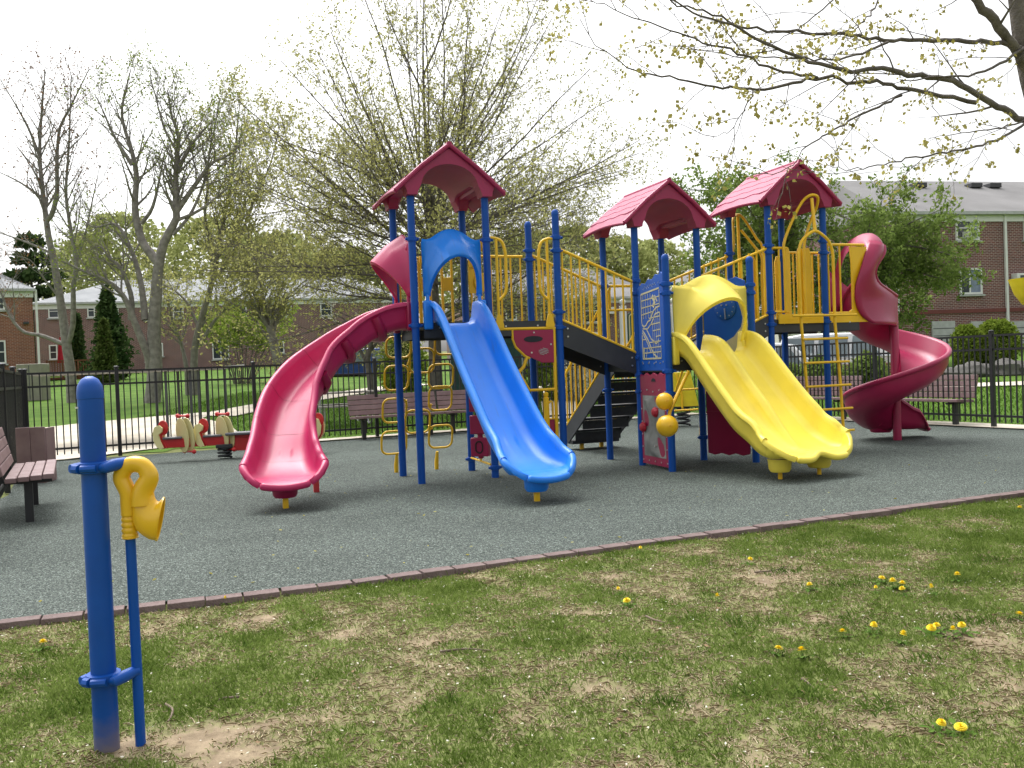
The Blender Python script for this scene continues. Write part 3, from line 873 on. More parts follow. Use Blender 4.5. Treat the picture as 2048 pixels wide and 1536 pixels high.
# high near wall and hoop at the entrance
hx = T3 + U + .74
def psl(x, y, Y):
    """photograph pixel -> structure-local point on the plane y = Y"""
    O_ = np.array([-1.10, 10.70, 0]); a = R(20.5); e1 = V(math.cos(a), math.sin(a), 0); e2 = V(-math.sin(a), math.cos(a), 0)
    d = ray(x, y); c = CAM - O_; t = (Y - c @ e2) / (d @ e2); q = c + d * t
    return V(q @ e1, q @ e2, q[2])
rows = [((1737, 482), (1767, 492), .09, .11), ((1730, 505), (1766, 508), .0, .06), ((1723, 530), (1752, 531), -.035, .03), ((1716, 552), (1749, 550), -.04, .05), ((1712, 570), (1757, 567), -.04, .12), ((1711, 585), (1775, 580), -.04, .24), ((1712, 600), (1792, 592), -.04, .37), ((1716, 617), (1793, 612), -.04, .37), ((1726, 633), (1793, 632), -.04, .37), ((1745, 647), (1793, 652), -.03, .37)]
G = []
for (l_, r_, yl0, yr0) in rows:
    A_, B_ = psl(*l_, yl0), psl(*r_, yr0)
    G.append([A_ + (B_ - A_) * (k / 10) + V(0, -.075 * math.sin(math.pi * k / 10), 0) for k in range(11)])
G = [[G[i][k] for i in range(len(G))] for k in range(11)]
G = [smooth_path(c_, 24) for c_ in G]
ob = P(MB().loft(G, closed=False, cap=False), 'near_wall', M_RED, so, angle=80)
sd = ob.modifiers.new('thick', 'SOLIDIFY'); sd.thickness = .035; sd.offset = 0
outer = smooth_path([psl(*q) for q in ((1767, 500, .10), (1763, 481, .16), (1744, 467, .34), (1716, 471, .60), (1692, 489, .80), (1675, 520, .92), (1668, 570, .95), (1667, 640, .95))], 40)
inner = smooth_path([psl(*q) for q in ((1735, 496, .03), (1731, 489, .12), (1722, 486, .30), (1705, 493, .60), (1691, 509, .80), (1682, 537, .90), (1678, 578, .92), (1677, 642, .92))], 40)
under = [p + V(-.02, 0, -.06) for p in inner]
HR = []
for a_, b_ in zip(inner, outer):
    c_ = a_ * .5 + b_ * .5 + V(.02, -.01, .035)
    HR.append([a_ + V(-.01, 0, -.03), a_, a_ * .75 + c_ * .25 + V(0, 0, .012), c_, b_ * .75 + c_ * .25 + V(.01, 0, .012), b_, b_ + V(.0, .0, -.045), c_ + V(-.02, .02, -.06)])
P(MB().loft(HR), 'entry_hoop', M_RED, so, angle=75)
rim = smooth_path([psl(*r_, yr0) + V(0, -.01, 0) for (_, r_, _, yr0) in rows[:7]], 30)
P(MB().tube(rim, .030, 10), 'wall_rim', M_RED, so)
ob = P(MB().loft([[V(lerp(hx - .05, SC[0] - .35, i / 8), U - .02 + .06 * math.sin(i / 8 * 3.1), D3 - .06 + lerp(.95, .52, i / 8) * j / 5) for j in range(6)] for i in range(9)], closed=False, cap=False), 'far_wall', M_RED, so)
sd = ob.modifiers.new('thick', 'SOLIDIFY'); sd.thickness = .02
# --- landing: curved grab loops at the front bay
def loop_handle(xp, dirn):
    z0 = D1 + .08
    xo = xp + dirn * .24; xi = xp + dirn * .125
    pts = smooth_path([(xp, 0, 2.885), (xp + dirn * .10, -.0, 2.885), (xp + dirn * .20, 0, 2.84), (xo, 0, 2.70), (xo, 0, 2.5), (xo, 0, 2.34), (xo - dirn * .02, 0, 2.22), (xi + dirn * .03, 0, 2.15), (xi, 0, 2.14)], 24)
    m = MB().tube(pts, .019, 10); m.tube([(xi, 0, 2.87), (xi, 0, z0 - .02)], .018, 10)
    o = P(m, 'grab_loop', M_YEL)
    P(MB().prism([(-.055, -.08), (.055, -.08), (.06, -.05), (.025, .08), (-.025, .08), (-.06, -.05)], (xi, -.012, z0 - .035), (1, 0, 0), (0, 0, 1), .02), 'foot_plate', M_YEL, o, bevel=.004)
loop_handle(U, 1); loop_handle(2 * U, -1)
# periscope toy at the back of the landing
m = MB(); m.box((1.02, U - .10, 2.46), (.16, .03, .34)); m.lathe((1.12, U - .12, 2.43), [(.12, 0), (.12, .02)], 20, (0, -1, 0))
o = P(m, 'toy_panel', M_YEL, bevel=.004, label='small yellow toy panel behind the first tower')
P(MB().tube(smooth_path([(1.0, U - .10, 2.62), (1.0, U - .10, 2.78), (1.03, U - .13, 2.87), (1.14, U - .2, 2.90)], 10), [.055] * 5 + [.058] * 3 + [.07, .075, .078], 14), 'tube', M_YEL, o)

# --- activity panel below the landing
o = P(MB().prism([(1.215, 1.765), (1.745, 1.765), (1.735, 1.36), (1.58, 1.36), (1.36, 1.465), (1.245, 1.575), (1.215, 1.66)], (0, -.005, 0), (1, 0, 0), (0, 0, 1), .02), 'activity_panel', M_RED, label='magenta activity panel under the landing', bevel=.004)
fr = smooth_path([(1.14, 0, 1.785), (1.5, 0, 1.785), (1.755, 0, 1.78)], 4)
m = MB(); m.tube([(U + .04, 0, 1.785), (2 * U - .05, 0, 1.785)], .019, 10); m.tube([(1.755, 0, 1.785), (1.742, 0, .50), (1.735, 0, .0)], .021, 10)
m.tube([(1.205, 0, 1.775), (1.205, 0, 1.66), (1.24, 0, 1.565), (1.355, 0, 1.453), (1.42, 0, 1.42)], .016, 8)
m.tube([(1.385, 0, 1.44), (1.335, 0, 1.32), (1.26, 0, 1.25)], .021, 10); m.tube([(1.27, 0, 1.25), (1.40, 0, 1.03), (1.73, 0, 1.03)], .019, 10)
P(m, 'tube_frame', M_YEL, o)
P(MB().prism([(1.05, 1.28), (1.25, 1.24), (1.385, 1.04), (1.0, 1.04)], (0, .006, 0), (1, 0, 0), (0, 0, 1), .016), 'lower_board', M_RED, o)
m = MB(); m.prism([(.125 * math.cos(a), .038 * math.sin(a)) for a in np.linspace(0, 2 * math.pi, 24, endpoint=False)], (1.47, -.017, 1.655), (1, 0, 0), (0, 0, 1), .006)
P(m, 'oval_slot_shade', mat('shadow_black', (.01, .012, .02), .6), o)  # solid black plate on the board, painted as the shade inside a slot
m = MB()
for i in range(5):
    w = (.07, .11, .13, .11, .06)[i]; m.box((1.60 + (i - 2) * -.012, -.018, 1.50 - (i - 2) * .016), (w, .005, .009), (unit(V(1, 0, -.25)), V(0, 1, 0), unit(V(.25, 0, 1))))
tag(P(m, 'slotted_grille', mat('grille_grey', (.38, .33, .33), .5), o), kind='stuff')
m = MB()
for x, z in ((1.48, 1.735), (1.70, 1.585), (1.44, 1.49)): m.cyl((x, -.014, z), (x, -.024, z), .011, n=8)
tag(P(m, 'bolt_row', M_STEEL, o), kind='stuff')
P(MB().lathe((1.615, .0, 0), [(.035, .55), (.035, .93), (.022, .935), (.032, .955), (.032, .985), (.015, 1.0), (0, 1.0)], 14), 'crank_tube', M_YEL, o)
P(MB().tube(smooth_path([(1.64, 0, .86), (1.68, 0, .88), (1.70, 0, .84), (1.70, 0, .66)], 8), .012, 8), 'crank_handle', M_YEL, o)
o2 = P(MB().box((1.60, .03, .52), (.26, .03, .27)), 'corner_board', M_RED, bevel=.01); P(MB().tube([(1.46, .01, .665), (1.735, .01, .665), (1.735, .01, .40)], .012, 8), 'edge_tube', M_YEL, o2)

# --- noughts-and-crosses blocks beneath the first deck
m = MB(); m.tube([(U - .02, .1, .15), (U - .02, U - .06, .17)], .014, 8); m.tube([(U - .02, .46, .15), (U - .02, .46, 1.0)], .012, 8)
o = P(m, 'spinner_frame', M_YEL)
ca = R(-40); ax = (V(math.cos(ca), math.sin(ca), 0), V(-math.sin(ca), math.cos(ca), 0), V(0, 0, 1))
for i, z in enumerate((.34, .62, .90)):
    b = P(MB().box((U - .02, .46, z), (.235, .10, .235), ax).cyl((U - .02, .46, z - .145), (U - .02, .46, z + .145), .035, n=12), 'spinner_block', M_RED, o, bevel=.012)
# the letter O on the lowest block (a dark ring, lying proud of the face)
fc = V(U - .02, .46, .34) - ax[1] * .051
m = MB(); m.tube([fc + ax[0] * x * .95 + V(0, 0, z) for x, z in round_rect(.095, .14, .045, 5)], .011, 6, loop=True)
P(m, 'letter_o', mat('dark_print', (.03, .004, .01), .6), o)

# --- yellow loop climber behind the first tower
def climb_pt(u, z):   # u across, z height
    return V(u, U + .06 + .44 * (1 - z / 1.8) ** 1.1, z)
rootm = MB()
rootm.tube([climb_pt(-.05, 1.74), climb_pt(.95, 1.74)], .02, 8)
o = P(rootm, 'loop_climber', M_YEL, label='yellow rounded-loop climber behind the first tower')
for u0 in (.0, .55): P(MB().tube([climb_pt(u0 + .03, .24), V(u0 + .02, 1.37, .10), V(u0 + .02, 1.38, -.01)], [.018, .028, .026], 10), 'foot', M_YEL, o)
loops = [(-.01, .40, .33, .30), (-.01, .82, .31, .31), (.01, 1.24, .31, .31), (.03, 1.63, .32, .26), (.30, .66, .33, .30), (.34, 1.45, .32, .31), (.62, .44, .32, .30), (.60, .95, .31, .31), (.60, 1.24, .33, .31), (.66, 1.66, .30, .28)]
for u0, z0, w, h in loops:
    pts = [climb_pt(u0 + a, z0 + b) for a, b in round_rect(w, h, .085, 5)]
    P(MB().tube(pts, .0145, 8, loop=True), 'loop', M_YEL, o)
m = MB()
for a, b in (((.13, .55), (.15, .60)), ((.14, .95), (.15, .86)), ((.14, 1.10), (.19, 1.30)), ((.45, .60), (.50, .55)), ((.46, .82), (.48, .88)), ((.58, 1.10), (.58, 1.09)), ((.15, 1.40), (.18, 1.48)), ((.50, 1.5), (.52, 1.56))):
    m.tube([climb_pt(*a), climb_pt(*b)], .0145, 8)
tag(P(m, 'link', M_YEL, o), kind='stuff')

# --- map panel and rock wall between the middle tower and the double slide
A0 = V(T2, 0, 0); B0 = V(*FMp); pd = unit(B0 - A0); pl = np.linalg.norm(B0 - A0); pn = V(-pd[1], pd[0], 0)   # outward (towards -x)
pn = pn if pn[0] < 0 else -pn
zz = V(0, 0, 1); pc = (A0 + B0) / 2
wtop = [(-.37, 1.21), (.37, 1.21), (.37, 2.36), (.31, 2.40), (.24, 2.37), (.15, 2.385), (.06, 2.33), (-.05, 2.345), (-.14, 2.295), (-.24, 2.31), (-.37, 2.25)]
o = P(MB().prism(wtop, pc + pn * .0, pd, zz, .025), 'map_panel', M_BLUEP, bevel=.004, label='blue panel with a cream street map')
def onp(x, z, off=.0145): return pc + pd * x + zz * z + pn * off
m = MB()
def line(pts, w=.013):
    for (x0, z0), (x1, z1) in zip(pts, pts[1:]):
        m.bar(onp(x0, z0), onp(x1, z1), w, .003, tuple(pn))
X0, X1, Z0, Z1 = -.255, .255, 1.36, 2.19
line([(X0, Z1 - .02), (X1, Z1 + .02)], .02); line([(X0, Z0), (X1, Z0)], .02)
line([(X0, Z1 - .02), (X0, 1.80)]); line([(X0, 1.66), (X0, Z0)]); line([(X1, Z1), (X1, 1.98)], .01); line([(X1, 1.92), (X1, 1.62)], .01); line([(X1, 1.52), (X1, Z0)], .01)
for z in (2.10, 2.01, 1.925): line([(X0, z - .012), (.06 if z < 2.0 else X1, z + .012)])
for z in (1.86, 1.78, 1.70, 1.625): line([(-.04 if z > 1.8 else -.02 + (1.78 - z), z), (X1, z + .012)])
for z in (1.56, 1.49, 1.43): line([(X0 if z < 1.5 else -.05, z), (X1, z + .01)])
for x in (-.20, -.13, -.06, .01): line([(x, Z1 - .02), (x, 1.86)], .006)
for x in (.05, .10, .15, .20): line([(x, 2.0 if x > .12 else 1.84), (x, Z0)], .005)
line([(-.25, 1.79), (-.2, 1.76), (-.13, 1.78), (-.08, 1.82), (0, 1.84), (.05, 1.91), (.10, 1.95), (.17, 1.98), (.25, 1.99)], .018)
line([(-.23, 1.74), (-.1, 1.73), (.0, 1.78), (.07, 1.84), (.12, 1.90), (.25, 1.92)], .016)
line([(-.24, 1.72), (-.1, 1.60), (.05, 1.42), (.16, Z0)], .018); line([(-.25, 1.69), (-.14, 1.59), (-.02, 1.44)], .014); line([(-.12, 1.72), (.0, 1.60), (.14, 1.54), (.20, 1.58)], .016)
line([(-.25, 1.60), (-.17, 1.60)], .012); line([(-.22, 1.50), (-.22, Z0)], .03); line([(-.12, 1.5), (-.16, Z0)], .01)
line([(.06, 2.13), (.13, 2.06), (.08, 1.99)], .05); line([(.13, 2.13), (.20, 2.05)], .02)
tag(P(m, 'map_lines', M_CREAM, o, smooth=False), kind='stuff')
m = MB(); rr_ = random.Random(3); x = -.19
while x < .25:       # tiny worn lettering along the top: too small to read in the photograph
    w = rr_.choice([.010, .014, .018]); zt = 2.235 + (x + .2) * .09
    if rr_.random() > .15: m.bar(onp(x, zt), onp(x + w, zt + rr_.choice([-.02, 0, .02])), .005, .003, tuple(pn))
    x += w + .012
tag(P(m, 'lettering', mat('worn_print', (.35, .42, .5), .6), o, smooth=False), kind='stuff')
# rock wall
o = P(MB().prism([(-.37, .035), (.37, .035), (.37, 1.19), (.30, 1.155), (.2, 1.185), (.12, 1.15), (.02, 1.185), (-.08, 1.15), (-.18, 1.185), (-.28, 1.15), (-.37, 1.17)], pc, pd, zz, .03), 'rock_wall', M_RED, bevel=.005, label='rock climbing panel in a magenta frame')
G = []
for i in range(15):
    G.append([])
    for j in range(27):
        x = -.30 + .60 * i / 14; z = .14 + .76 * j / 26
        edge = min(1, min(i, 14 - i) / 2) * min(1, min(j, 26 - j) / 2)
        hgt = .018 + edge * (.016 + .020 * math.sin(z * 11 + 2.2 * math.sin(x * 7)) + .014 * math.sin(x * 19 + z * 5))
        G[-1].append(onp(x, z, hgt))
P(MB().loft(G, closed=False, cap=False), 'rock_face', M_ROCK, o)
P(MB().prism([(.055 * math.cos(a), .042 * math.sin(a)) for a in np.linspace(0, math.pi, 12)], onp(.02, 1.075, .018), pd, zz, .006), 'arch_hole_shade', mat('shadow_black', (.01, .012, .02), .6), o)  # no opening here: a black half-oval plate paints the shade of a hole
for x, z in ((.10, .70), (-.26, .50)):
    P(MB().lathe(onp(x, z, .03), [(.062, 0), (.066, .02), (.045, .05), (.02, .06), (0, .06)], 9, tuple(pn)), 'hand_hold', mat('hold_red', (.42, .012, .03), .5), o, angle=25)
m = MB()
for x, z in [(-.335 + .67 * k / 4, .085) for k in range(5)] + [(-.335, .25 + .16 * k) for k in range(4)] + [(.335, .25 + .16 * k) for k in range(4)] + [(-.335 + .67 * k / 4, .95 + .02 * (k % 2)) for k in range(5)] + [(-.05, .70), (.06, .28), (-.06, .28)] + [(-.25 + .16 * k, 1.30) for k in range(4)]:
    m.cyl(onp(x, z, .016), onp(x, z, .05 if abs(x) < .2 and .2 < z < .8 else .024), .010, n=8)
tag(P(m, 'bolt_row', M_STEEL, o), kind='stuff')

# --- clock panel between tower post and slide post; magenta board below
A0 = V(T2 + U, 0, 0); B0 = V(*FNp); pd2 = unit(B0 - A0); pn2 = V(pd2[1], -pd2[0], 0); pn2 = pn2 if pn2[0] < 0 else -pn2
pc2 = (A0 + B0) / 2
o = P(MB().prism([(-.30, 1.20), (.30, 1.20), (.30, 2.30), (.18, 2.36), (.05, 2.33), (-.08, 2.37), (-.2, 2.31), (-.30, 2.26)], pc2, pd2, zz, .022), 'clock_panel', M_BLUEP, bevel=.004, label='blue panel with a clock dial and a cream paintbrush drawing')
def on2(x, z, off=.013): return pc2 + pd2 * x + zz * z + pn2 * off
P(MB().lathe(on2(.02, 1.98, .011), [(.155, 0), (.155, .012), (.150, .016), (0, .016)], 28, tuple(pn2)), 'dial', M_BLUEP, o)
m = MB()
for k in range(12):
    a = R(30 * k); m.bar(on2(.02 + .115 * math.cos(a), 1.98 + .115 * math.sin(a), .03), on2(.02 + .13 * math.cos(a), 1.98 + .13 * math.sin(a), .03), .010, .003, tuple(pn2))
tag(P(m, 'dial_marks', mat('worn_print', (.35, .42, .5), .6), o, smooth=False), kind='stuff')
P(MB().bar(on2(.02, 1.97, .036), on2(.03, 1.83, .036), .016, .008, tuple(pn2)), 'clock_hand', M_STEEL, o)
m = MB()
for x, z in ((.02, 2.06), (-.02, 2.01), (.05, 2.01)): m.cyl(on2(x, z, .028), on2(x, z, .042), .012, n=10)
tag(P(m, 'bolt_row', M_STEEL, o), kind='stuff')
br = [(.29, 1.86), (.27, 1.87), (.235, 1.72), (.13, 1.60), (.03, 1.55), (-.06, 1.46), (-.10, 1.40), (-.02, 1.40), (.03, 1.44), (.04, 1.33), (.08, 1.42), (.11, 1.30), (.14, 1.40), (.17, 1.28), (.20, 1.38), (.24, 1.27), (.285, 1.30), (.295, 1.5), (.27, 1.6), (.265, 1.70)]
P(MB().prism(br, on2(0, 0, .013), pd2, zz, .004), 'brush_drawing', M_CREAM, o, smooth=False)
o = P(MB().prism([(-.30, .10), (-.2, .075), (-.1, .10), (0, .075), (.1, .10), (.2, .075), (.30, .10), (.30, .92), (.1, .90), (.1, .66), (-.12, .66), (-.12, .92), (-.30, .92)], pc2, pd2, zz, .022), 'lower_board', M_RED, label='magenta scalloped board under the yellow slide', bevel=.004)
P(MB().bar(on2(-.3, .63, .02), on2(.3, .63, .02), .03, .02, tuple(pn2)), 'ledge', M_RED, o)

# --- ball bars beside the yellow slide
b1, b2 = V(2.60, -1.17, .86), V(2.56, -1.28, .585)
bt = V(3.02, -1.02, 1.19)
o = P(MB().tube([b2 + V(.03, .05, .0), b2 + V(.10, .10, .16), bt], .022, 10).tube([b1, b1 + V(.10, .06, .0), b1 + V(.17, .1, -.03)], .018, 8), 'ball_bars', M_BALL, label='two amber balls on bent bars beside the yellow slide')
for c, r in ((b1, .101), (b2, .125)):
    bo = P(MB().lathe(c, [(r * math.sin(R(a)), -r * math.cos(R(a))) for a in range(0, 181, 12)], 26), 'ball', M_BALL, o)
    n_ = unit(V(-.25, -1, .05)); P(MB().lathe(c + n_ * (r - .006), [(.020, 0), (.020, .010), (.012, .012), (.012, .004), (0, .004)], 14, tuple(n_)), 'hub_cap', M_BALL, bo)

# --- stairs behind the middle tower
xs0, xs1 = 3.05, 3.86; ya, yb_ = U + .03, 2.62; za, zb_ = D2, .22
o = None
nt = 6
for i in range(nt):
    q = (i + .6) / nt; y = ya + (yb_ - ya) * q; z = za + (zb_ - za) * q
    t = P(MB().box(((xs0 + xs1) / 2, y, z), (xs1 - xs0, .28, .035)), 'stair_flight' if o is None else 'tread', M_BLACK, o, smooth=False)
    if o is None: o = t
    P(MB().box(((xs0 + xs1) / 2, y + .135, z), (xs1 - xs0 - .1, .012, .018)), 'nosing', mat('worn_nosing', (.45, .40, .25), .5), o, smooth=False)
    P(MB().box(((xs0 + xs1) / 2, y - .125, z - .085), (xs1 - xs0 - .04, .012, .13)), 'riser', M_BLACK, o, smooth=False)
for x in (xs0, xs1):
    m = MB(); A, B = V(x, ya, za), V(x, yb_ + .08, zb_)
    vs = [A + V(0, 0, .10), B + V(0, 0, .10), B + V(0, 0, -.10), B + V(0, -.1, -.12), A + V(0, .05, -.22), A + V(0, 0, -.2)]
    m.loft([[v + V(-.012, 0, 0) for v in vs], [v + V(.012, 0, 0) for v in vs]]); P(m, 'stringer', M_DGREY, o, smooth=False)
    railing((x, ya + .05), (x, yb_ + .05), (za + .12, zb_ + .14), (za + .98, zb_ + .92), 10)
for x, y in ((3.25, 2.56), (3.66, 2.70)): P(MB().box((x, y, .08), (.055, .055, .18)), 'stair_leg', M_YEL, bevel=.004)
P(MB().box((3.45, 2.60, .12), (.8, .3, .05)), 'lower_step', M_BLACK, smooth=False)

# --- arch ladder at the front of the third tower, hand loops, guard panels
yl = -.20
xl, xr = 5.30, 5.86
m = MB()
arch = [(xl - .005, yl, 2.55), (xl, yl, 2.72), (xl + .05, yl, 2.86), (xl + .15, yl, 2.95), ((xl + xr) / 2, yl, 3.01), (xr - .15, yl, 2.95), (xr - .05, yl, 2.86), (xr, yl, 2.72), (xr + .005, yl, 2.55)]
m.tube([(xl + .03, yl - .08, 0), (xl + .02, yl - .05, .9), (xl, yl, 1.8)] + smooth_path(arch, 24) + [(xr, yl, 1.8), (xr + .02, yl - .05, .9), (xr + .03, yl - .08, 0)], .021, 10)
m.tube([((xl + xr) / 2, yl, 3.0), ((xl + xr) / 2, yl + .05, 3.46)], .024, 10)
lad = P(m, 'arch_ladder', M_YEL, label='yellow arch ladder on the third tower')
for k, z in enumerate((1.86, 1.54, 1.22, .90, .58, .28)):
    yy = yl if z > 1.8 else yl - .05 * (1.8 - z) / .9
    P(MB().tube([(xl - (.16 if k == 0 else .02), yy - .03, z), (xr + (.17 if k else .35), yy - .03, z)], .017, 10), 'rung', M_YEL, lad)
for bx in (0,):
    cxm = (xl + xr) / 2
    pts = smooth_path([(cxm - .38, -.02, 1.92), (cxm - .38, -.02, 2.6), (cxm - .38, -.02, 2.85), (cxm - .27, -.02, 3.1), (cxm - .12, -.08, 3.40), (cxm - .02, -.15, 3.50), (cxm + .10, -.15, 3.48), (cxm + .16, -.05, 3.36), (cxm + .12, .02, 3.2), (cxm + .02, .05, 2.9), (cxm + .0, .05, 2.6), (cxm, .05, 1.9)], 50)
    P(MB().tube(pts, .02, 10), 'hand_loop', M_YEL, lad)
# guard bars left and right of the ladder, flat yellow boards
railing((T3 + .04, 0), (xl - .05, 0), (1.93, 1.93), (2.80, 2.80), 3)
railing((xr + .06, 0), (T3 + U + .70, 0), (1.90, 1.90), (2.855, 2.855), 4)
P(MB().prism([(.42, 1.80), (.74, 1.80), (.74, 2.83), (.44, 2.83), (.50, 2.2), (.47, 1.95), (.42, 1.93)], (T3 + U, .0, 0), (1, 0, 0), (0, 0, 1), .018), 'guard_board', M_YEL, bevel=.004)
P(MB().box((T3 + U + .40, -.004, 1.83), (.66, .02, .13)), 'kick_plate', M_YEL, bevel=.003)
P(MB().box((T3 + U / 2 + .02, -.03, 1.83), (.74, .02, .13)), 'kick_plate', M_YEL, bevel=.003)
for x, y, w in ((xl + .0, .06, .10), (xl + .30, .16, .13), (xr - .18, .10, .10)):
    P(MB().prism([(-w / 2, 1.86), (w / 2, 1.86), (w / 2, 2.74), (w / 4, 2.82), (-w / 4, 2.82), (-w / 2, 2.74)], (x, y, 0), (1, 0, 0), (0, 0, 1), .02), 'guard_board', M_YEL, bevel=.004)
# matching arch at the back of the third tower
yb2 = U + .18; cxm = T3 + .33
m = MB(); m.tube([(cxm - .03, U + .2, 1.9), (cxm - .03, U + .2, 3.42)], .024, 10)
m.tube(smooth_path([(cxm - .28, U + .02, 2.8), (cxm - .24, U + .02, 3.0), (cxm - .18, U + .1, 3.36), (cxm - .05, U + .2, 3.44), (cxm + .06, U + .2, 3.40), (cxm + .20, U + .1, 3.1), (cxm + .27, U + .02, 2.85), (cxm + .27, U + .02, 1.9)], 30), .019, 8)
m.tube(smooth_path([(cxm - .05, U + .1, 3.20), (cxm + .08, U - .02, 2.95), (cxm + .15, U - .1, 2.78), (cxm + .14, U - .1, 2.5), (cxm + .14, U - .1, 1.9)], 16), .019, 8)
m.tube([(5.52, 2.76, 0), (5.50, 2.7, .5), (5.40, 2.2, 1.2), (5.2, 1.2, 1.85)], .02, 8); m.tube([(4.9, 2.76, 0), (4.9, 2.7, .5), (4.9, 2.2, 1.2), (5.0, 1.2, 1.85)], .02, 8)
for z, y in ((.5, 2.7), (.85, 2.45), (1.2, 2.2)): m.tube([(4.9, y, z), (5.45, y, z)], .016, 8)
P(m, 'back_ladder', M_YEL, label='yellow arched ladder at the back of the third tower')
for x in (cxm + .05, cxm + .35, cxm + .48):
    P(MB().prism([(-.05, 1.86), (.05, 1.86), (.05, 2.72), (.02, 2.8), (-.02, 2.8), (-.05, 2.72)], (x, U - .02, 0), (1, 0, 0), (0, 0, 1), .02), 'guard_board', M_YEL, bevel=.004)
# ================================================================== OTHER PLAY EQUIPMENT
# --- talk tube station in the grass (foreground)
tb = gz(215, 1510, -.06)
tt = empty('talk_tube', (tb[0], tb[1], -.06), 0, 'blue post in the grass carrying a looped yellow talk tube', 'talk tube')
def tl(x, y, dy=0.0):       # photograph pixel on the tube's own plane -> local metres
    p = at(x, y, tb[1] + .02 + dy); return V(p[0] - tb[0], p[1] - tb[1], p[2] + .06)
hp = tl(182, 752)[2]
MB().lathe((0, 0, 0), [(.0445, -.03), (.0445, hp - .085), (.0465, hp - .083), (.0465, hp - .06), (.043, hp - .035), (.030, hp - .012), (.012, hp - .001), (0, hp)], 28).build('post', mat('post_blue', (.002, .068, .34), .42, bump=.03, bscale=180, spec=.35), tt)
def dusty_foot(m, z1):
    n, l = nodes_of(m); b = n['Principled BSDF']; src = b.inputs['Base Color'].links[0].from_socket
    tc = n.new('ShaderNodeTexCoord'); sp = n.new('ShaderNodeSeparateXYZ'); l.new(tc.outputs['Object'], sp.inputs[0])
    nz = n.new('ShaderNodeTexNoise'); nz.inputs['Scale'].default_value = 14; nz.inputs['Detail'].default_value = 6; l.new(tc.outputs['Object'], nz.inputs['Vector'])
    ma = n.new('ShaderNodeMath'); ma.operation = 'MULTIPLY_ADD'; ma.inputs[1].default_value = -.16; l.new(nz.outputs['Fac'], ma.inputs[0]); l.new(sp.outputs[2], ma.inputs[2])
    mr = n.new('ShaderNodeMapRange'); mr.inputs[1].default_value = z1 - .08; mr.inputs[2].default_value = -.06; mr.inputs[3].default_value = 0; mr.inputs[4].default_value = .75; l.new(ma.outputs[0], mr.inputs[0])
    mx = n.new('ShaderNodeMix'); mx.data_type = 'RGBA'; l.new(mr.outputs[0], mx.inputs[0]); l.new(src, mx.inputs[6]); mx.inputs[7].default_value = (.22, .17, .115, 1); l.new(mx.outputs[2], b.inputs['Base Color'])
dusty_foot(MATS['post_blue'], .16)
MB().box((-.035, -.036, hp - .115), (.010, .004, .006)).build('paint_chip', mat('bare_metal', (.6, .6, .58), .5), tt)
px0, px1 = tl(258, 1078), tl(279, 1484)
tubx = px1[0] + .01
MB().tube([(tl(279, 1484)[0], .03, .0), (tl(258, 1070)[0], .03, tl(258, 1070)[2])], .0185, 16).build('pipe', M_BLUE, tt)
for yy, arm in ((933, 'upper'), (1352, 'lower')):
    z = tl(205, yy)[2]
    m = MB(); m.lathe((0, 0, z), [(.045, -.022), (.060, -.019), (.063, 0), (.060, .019), (.045, .022)], 24)
    m.tube([(-.058, -.01, z), (-.072, -.03, z)], [.02, .016], 10); m.tube([(.045, -.04, z - .002), (.06, -.045, z), (.085, -.02, z + .008), (.105, .02, z + .012), (.125, .028, z + .014)], [.014, .021, .023, .020, .016], 12)
    m.tube([(-.02, -.062, z), (.035, -.058, z)], .014, 8); m.tube([(-.05, -.045, z), (-.025, -.058, z)], .018, 8)
    m.build('clamp', M_BLUE, tt)
M_TALK = plastic('talk_tube_yellow', (.74, .44, .015), .28)
path = [tl(258, 1030), tl(257, 1008), tl(256, 986), tl(249, 970), tl(243, 955), tl(249, 938), tl(260, 930), tl(272, 928), tl(286, 932), tl(296, 945), tl(298, 958), tl(289, 975), tl(285, 992), tl(286, 1010)]
tube = MB().tube(smooth_path(path, 34), [lerp(.0275, .031, i / 8) if i < 22 else lerp(.031, .043, (i - 22) / 12) for i in range(35)], 18).build('tube', M_TALK, tt)
m = MB(); zc_, prof = tl(258, 1077)[2], []
zt_ = tl(258, 1022)[2]
for k in range(49):
    q = k / 48; prof.append((.0255 + .0035 * abs(math.sin(q * math.pi * 5)) + (.003 if q < .06 else 0), lerp(zc_, zt_, q)))
m.lathe((tl(258, 1050)[0], .025, 0), prof, 22); m.build('ribbed_neck', M_TALK, tube)
# horn bell: rings turning to face right
R_ = []
stations = [((288, 992), .038, 80), ((287, 1006), .046, 70), ((289, 1020), .056, 56), ((295, 1031), .066, 42), ((303, 1036), .072, 28), ((311, 1039), .077, 18), ((319, 1038), .080, 12)]
for (x, y), r, deg in stations:
    c = tl(x, y); nrm = V(math.cos(R(deg)), .22, -math.sin(R(deg))); nrm = unit(nrm); s = unit(np.cross(nrm, V(0, 1, 0))); u = np.cross(s, nrm)
    R_.append([c + (s * math.cos(a) + u * .72 * math.sin(a)) * r for a in np.linspace(0, 2 * math.pi, 28, endpoint=False)])
last = R_[-1]; cc = sum(last) / len(last)
R_.append([cc + (p - cc) * 1.05 for p in last]); R_.append([cc + (p - cc) * 1.04 + V(.006, 0, 0) for p in last]); R_.append([cc + (p - cc) * .95 + V(.004, 0, 0) for p in last])
R_ += [[p * .97 + (sum(q) / len(q)) * .03 for p in q] for q in R_[5:1:-1]]
MB().loft(R_).build('horn', M_TALK, tube)
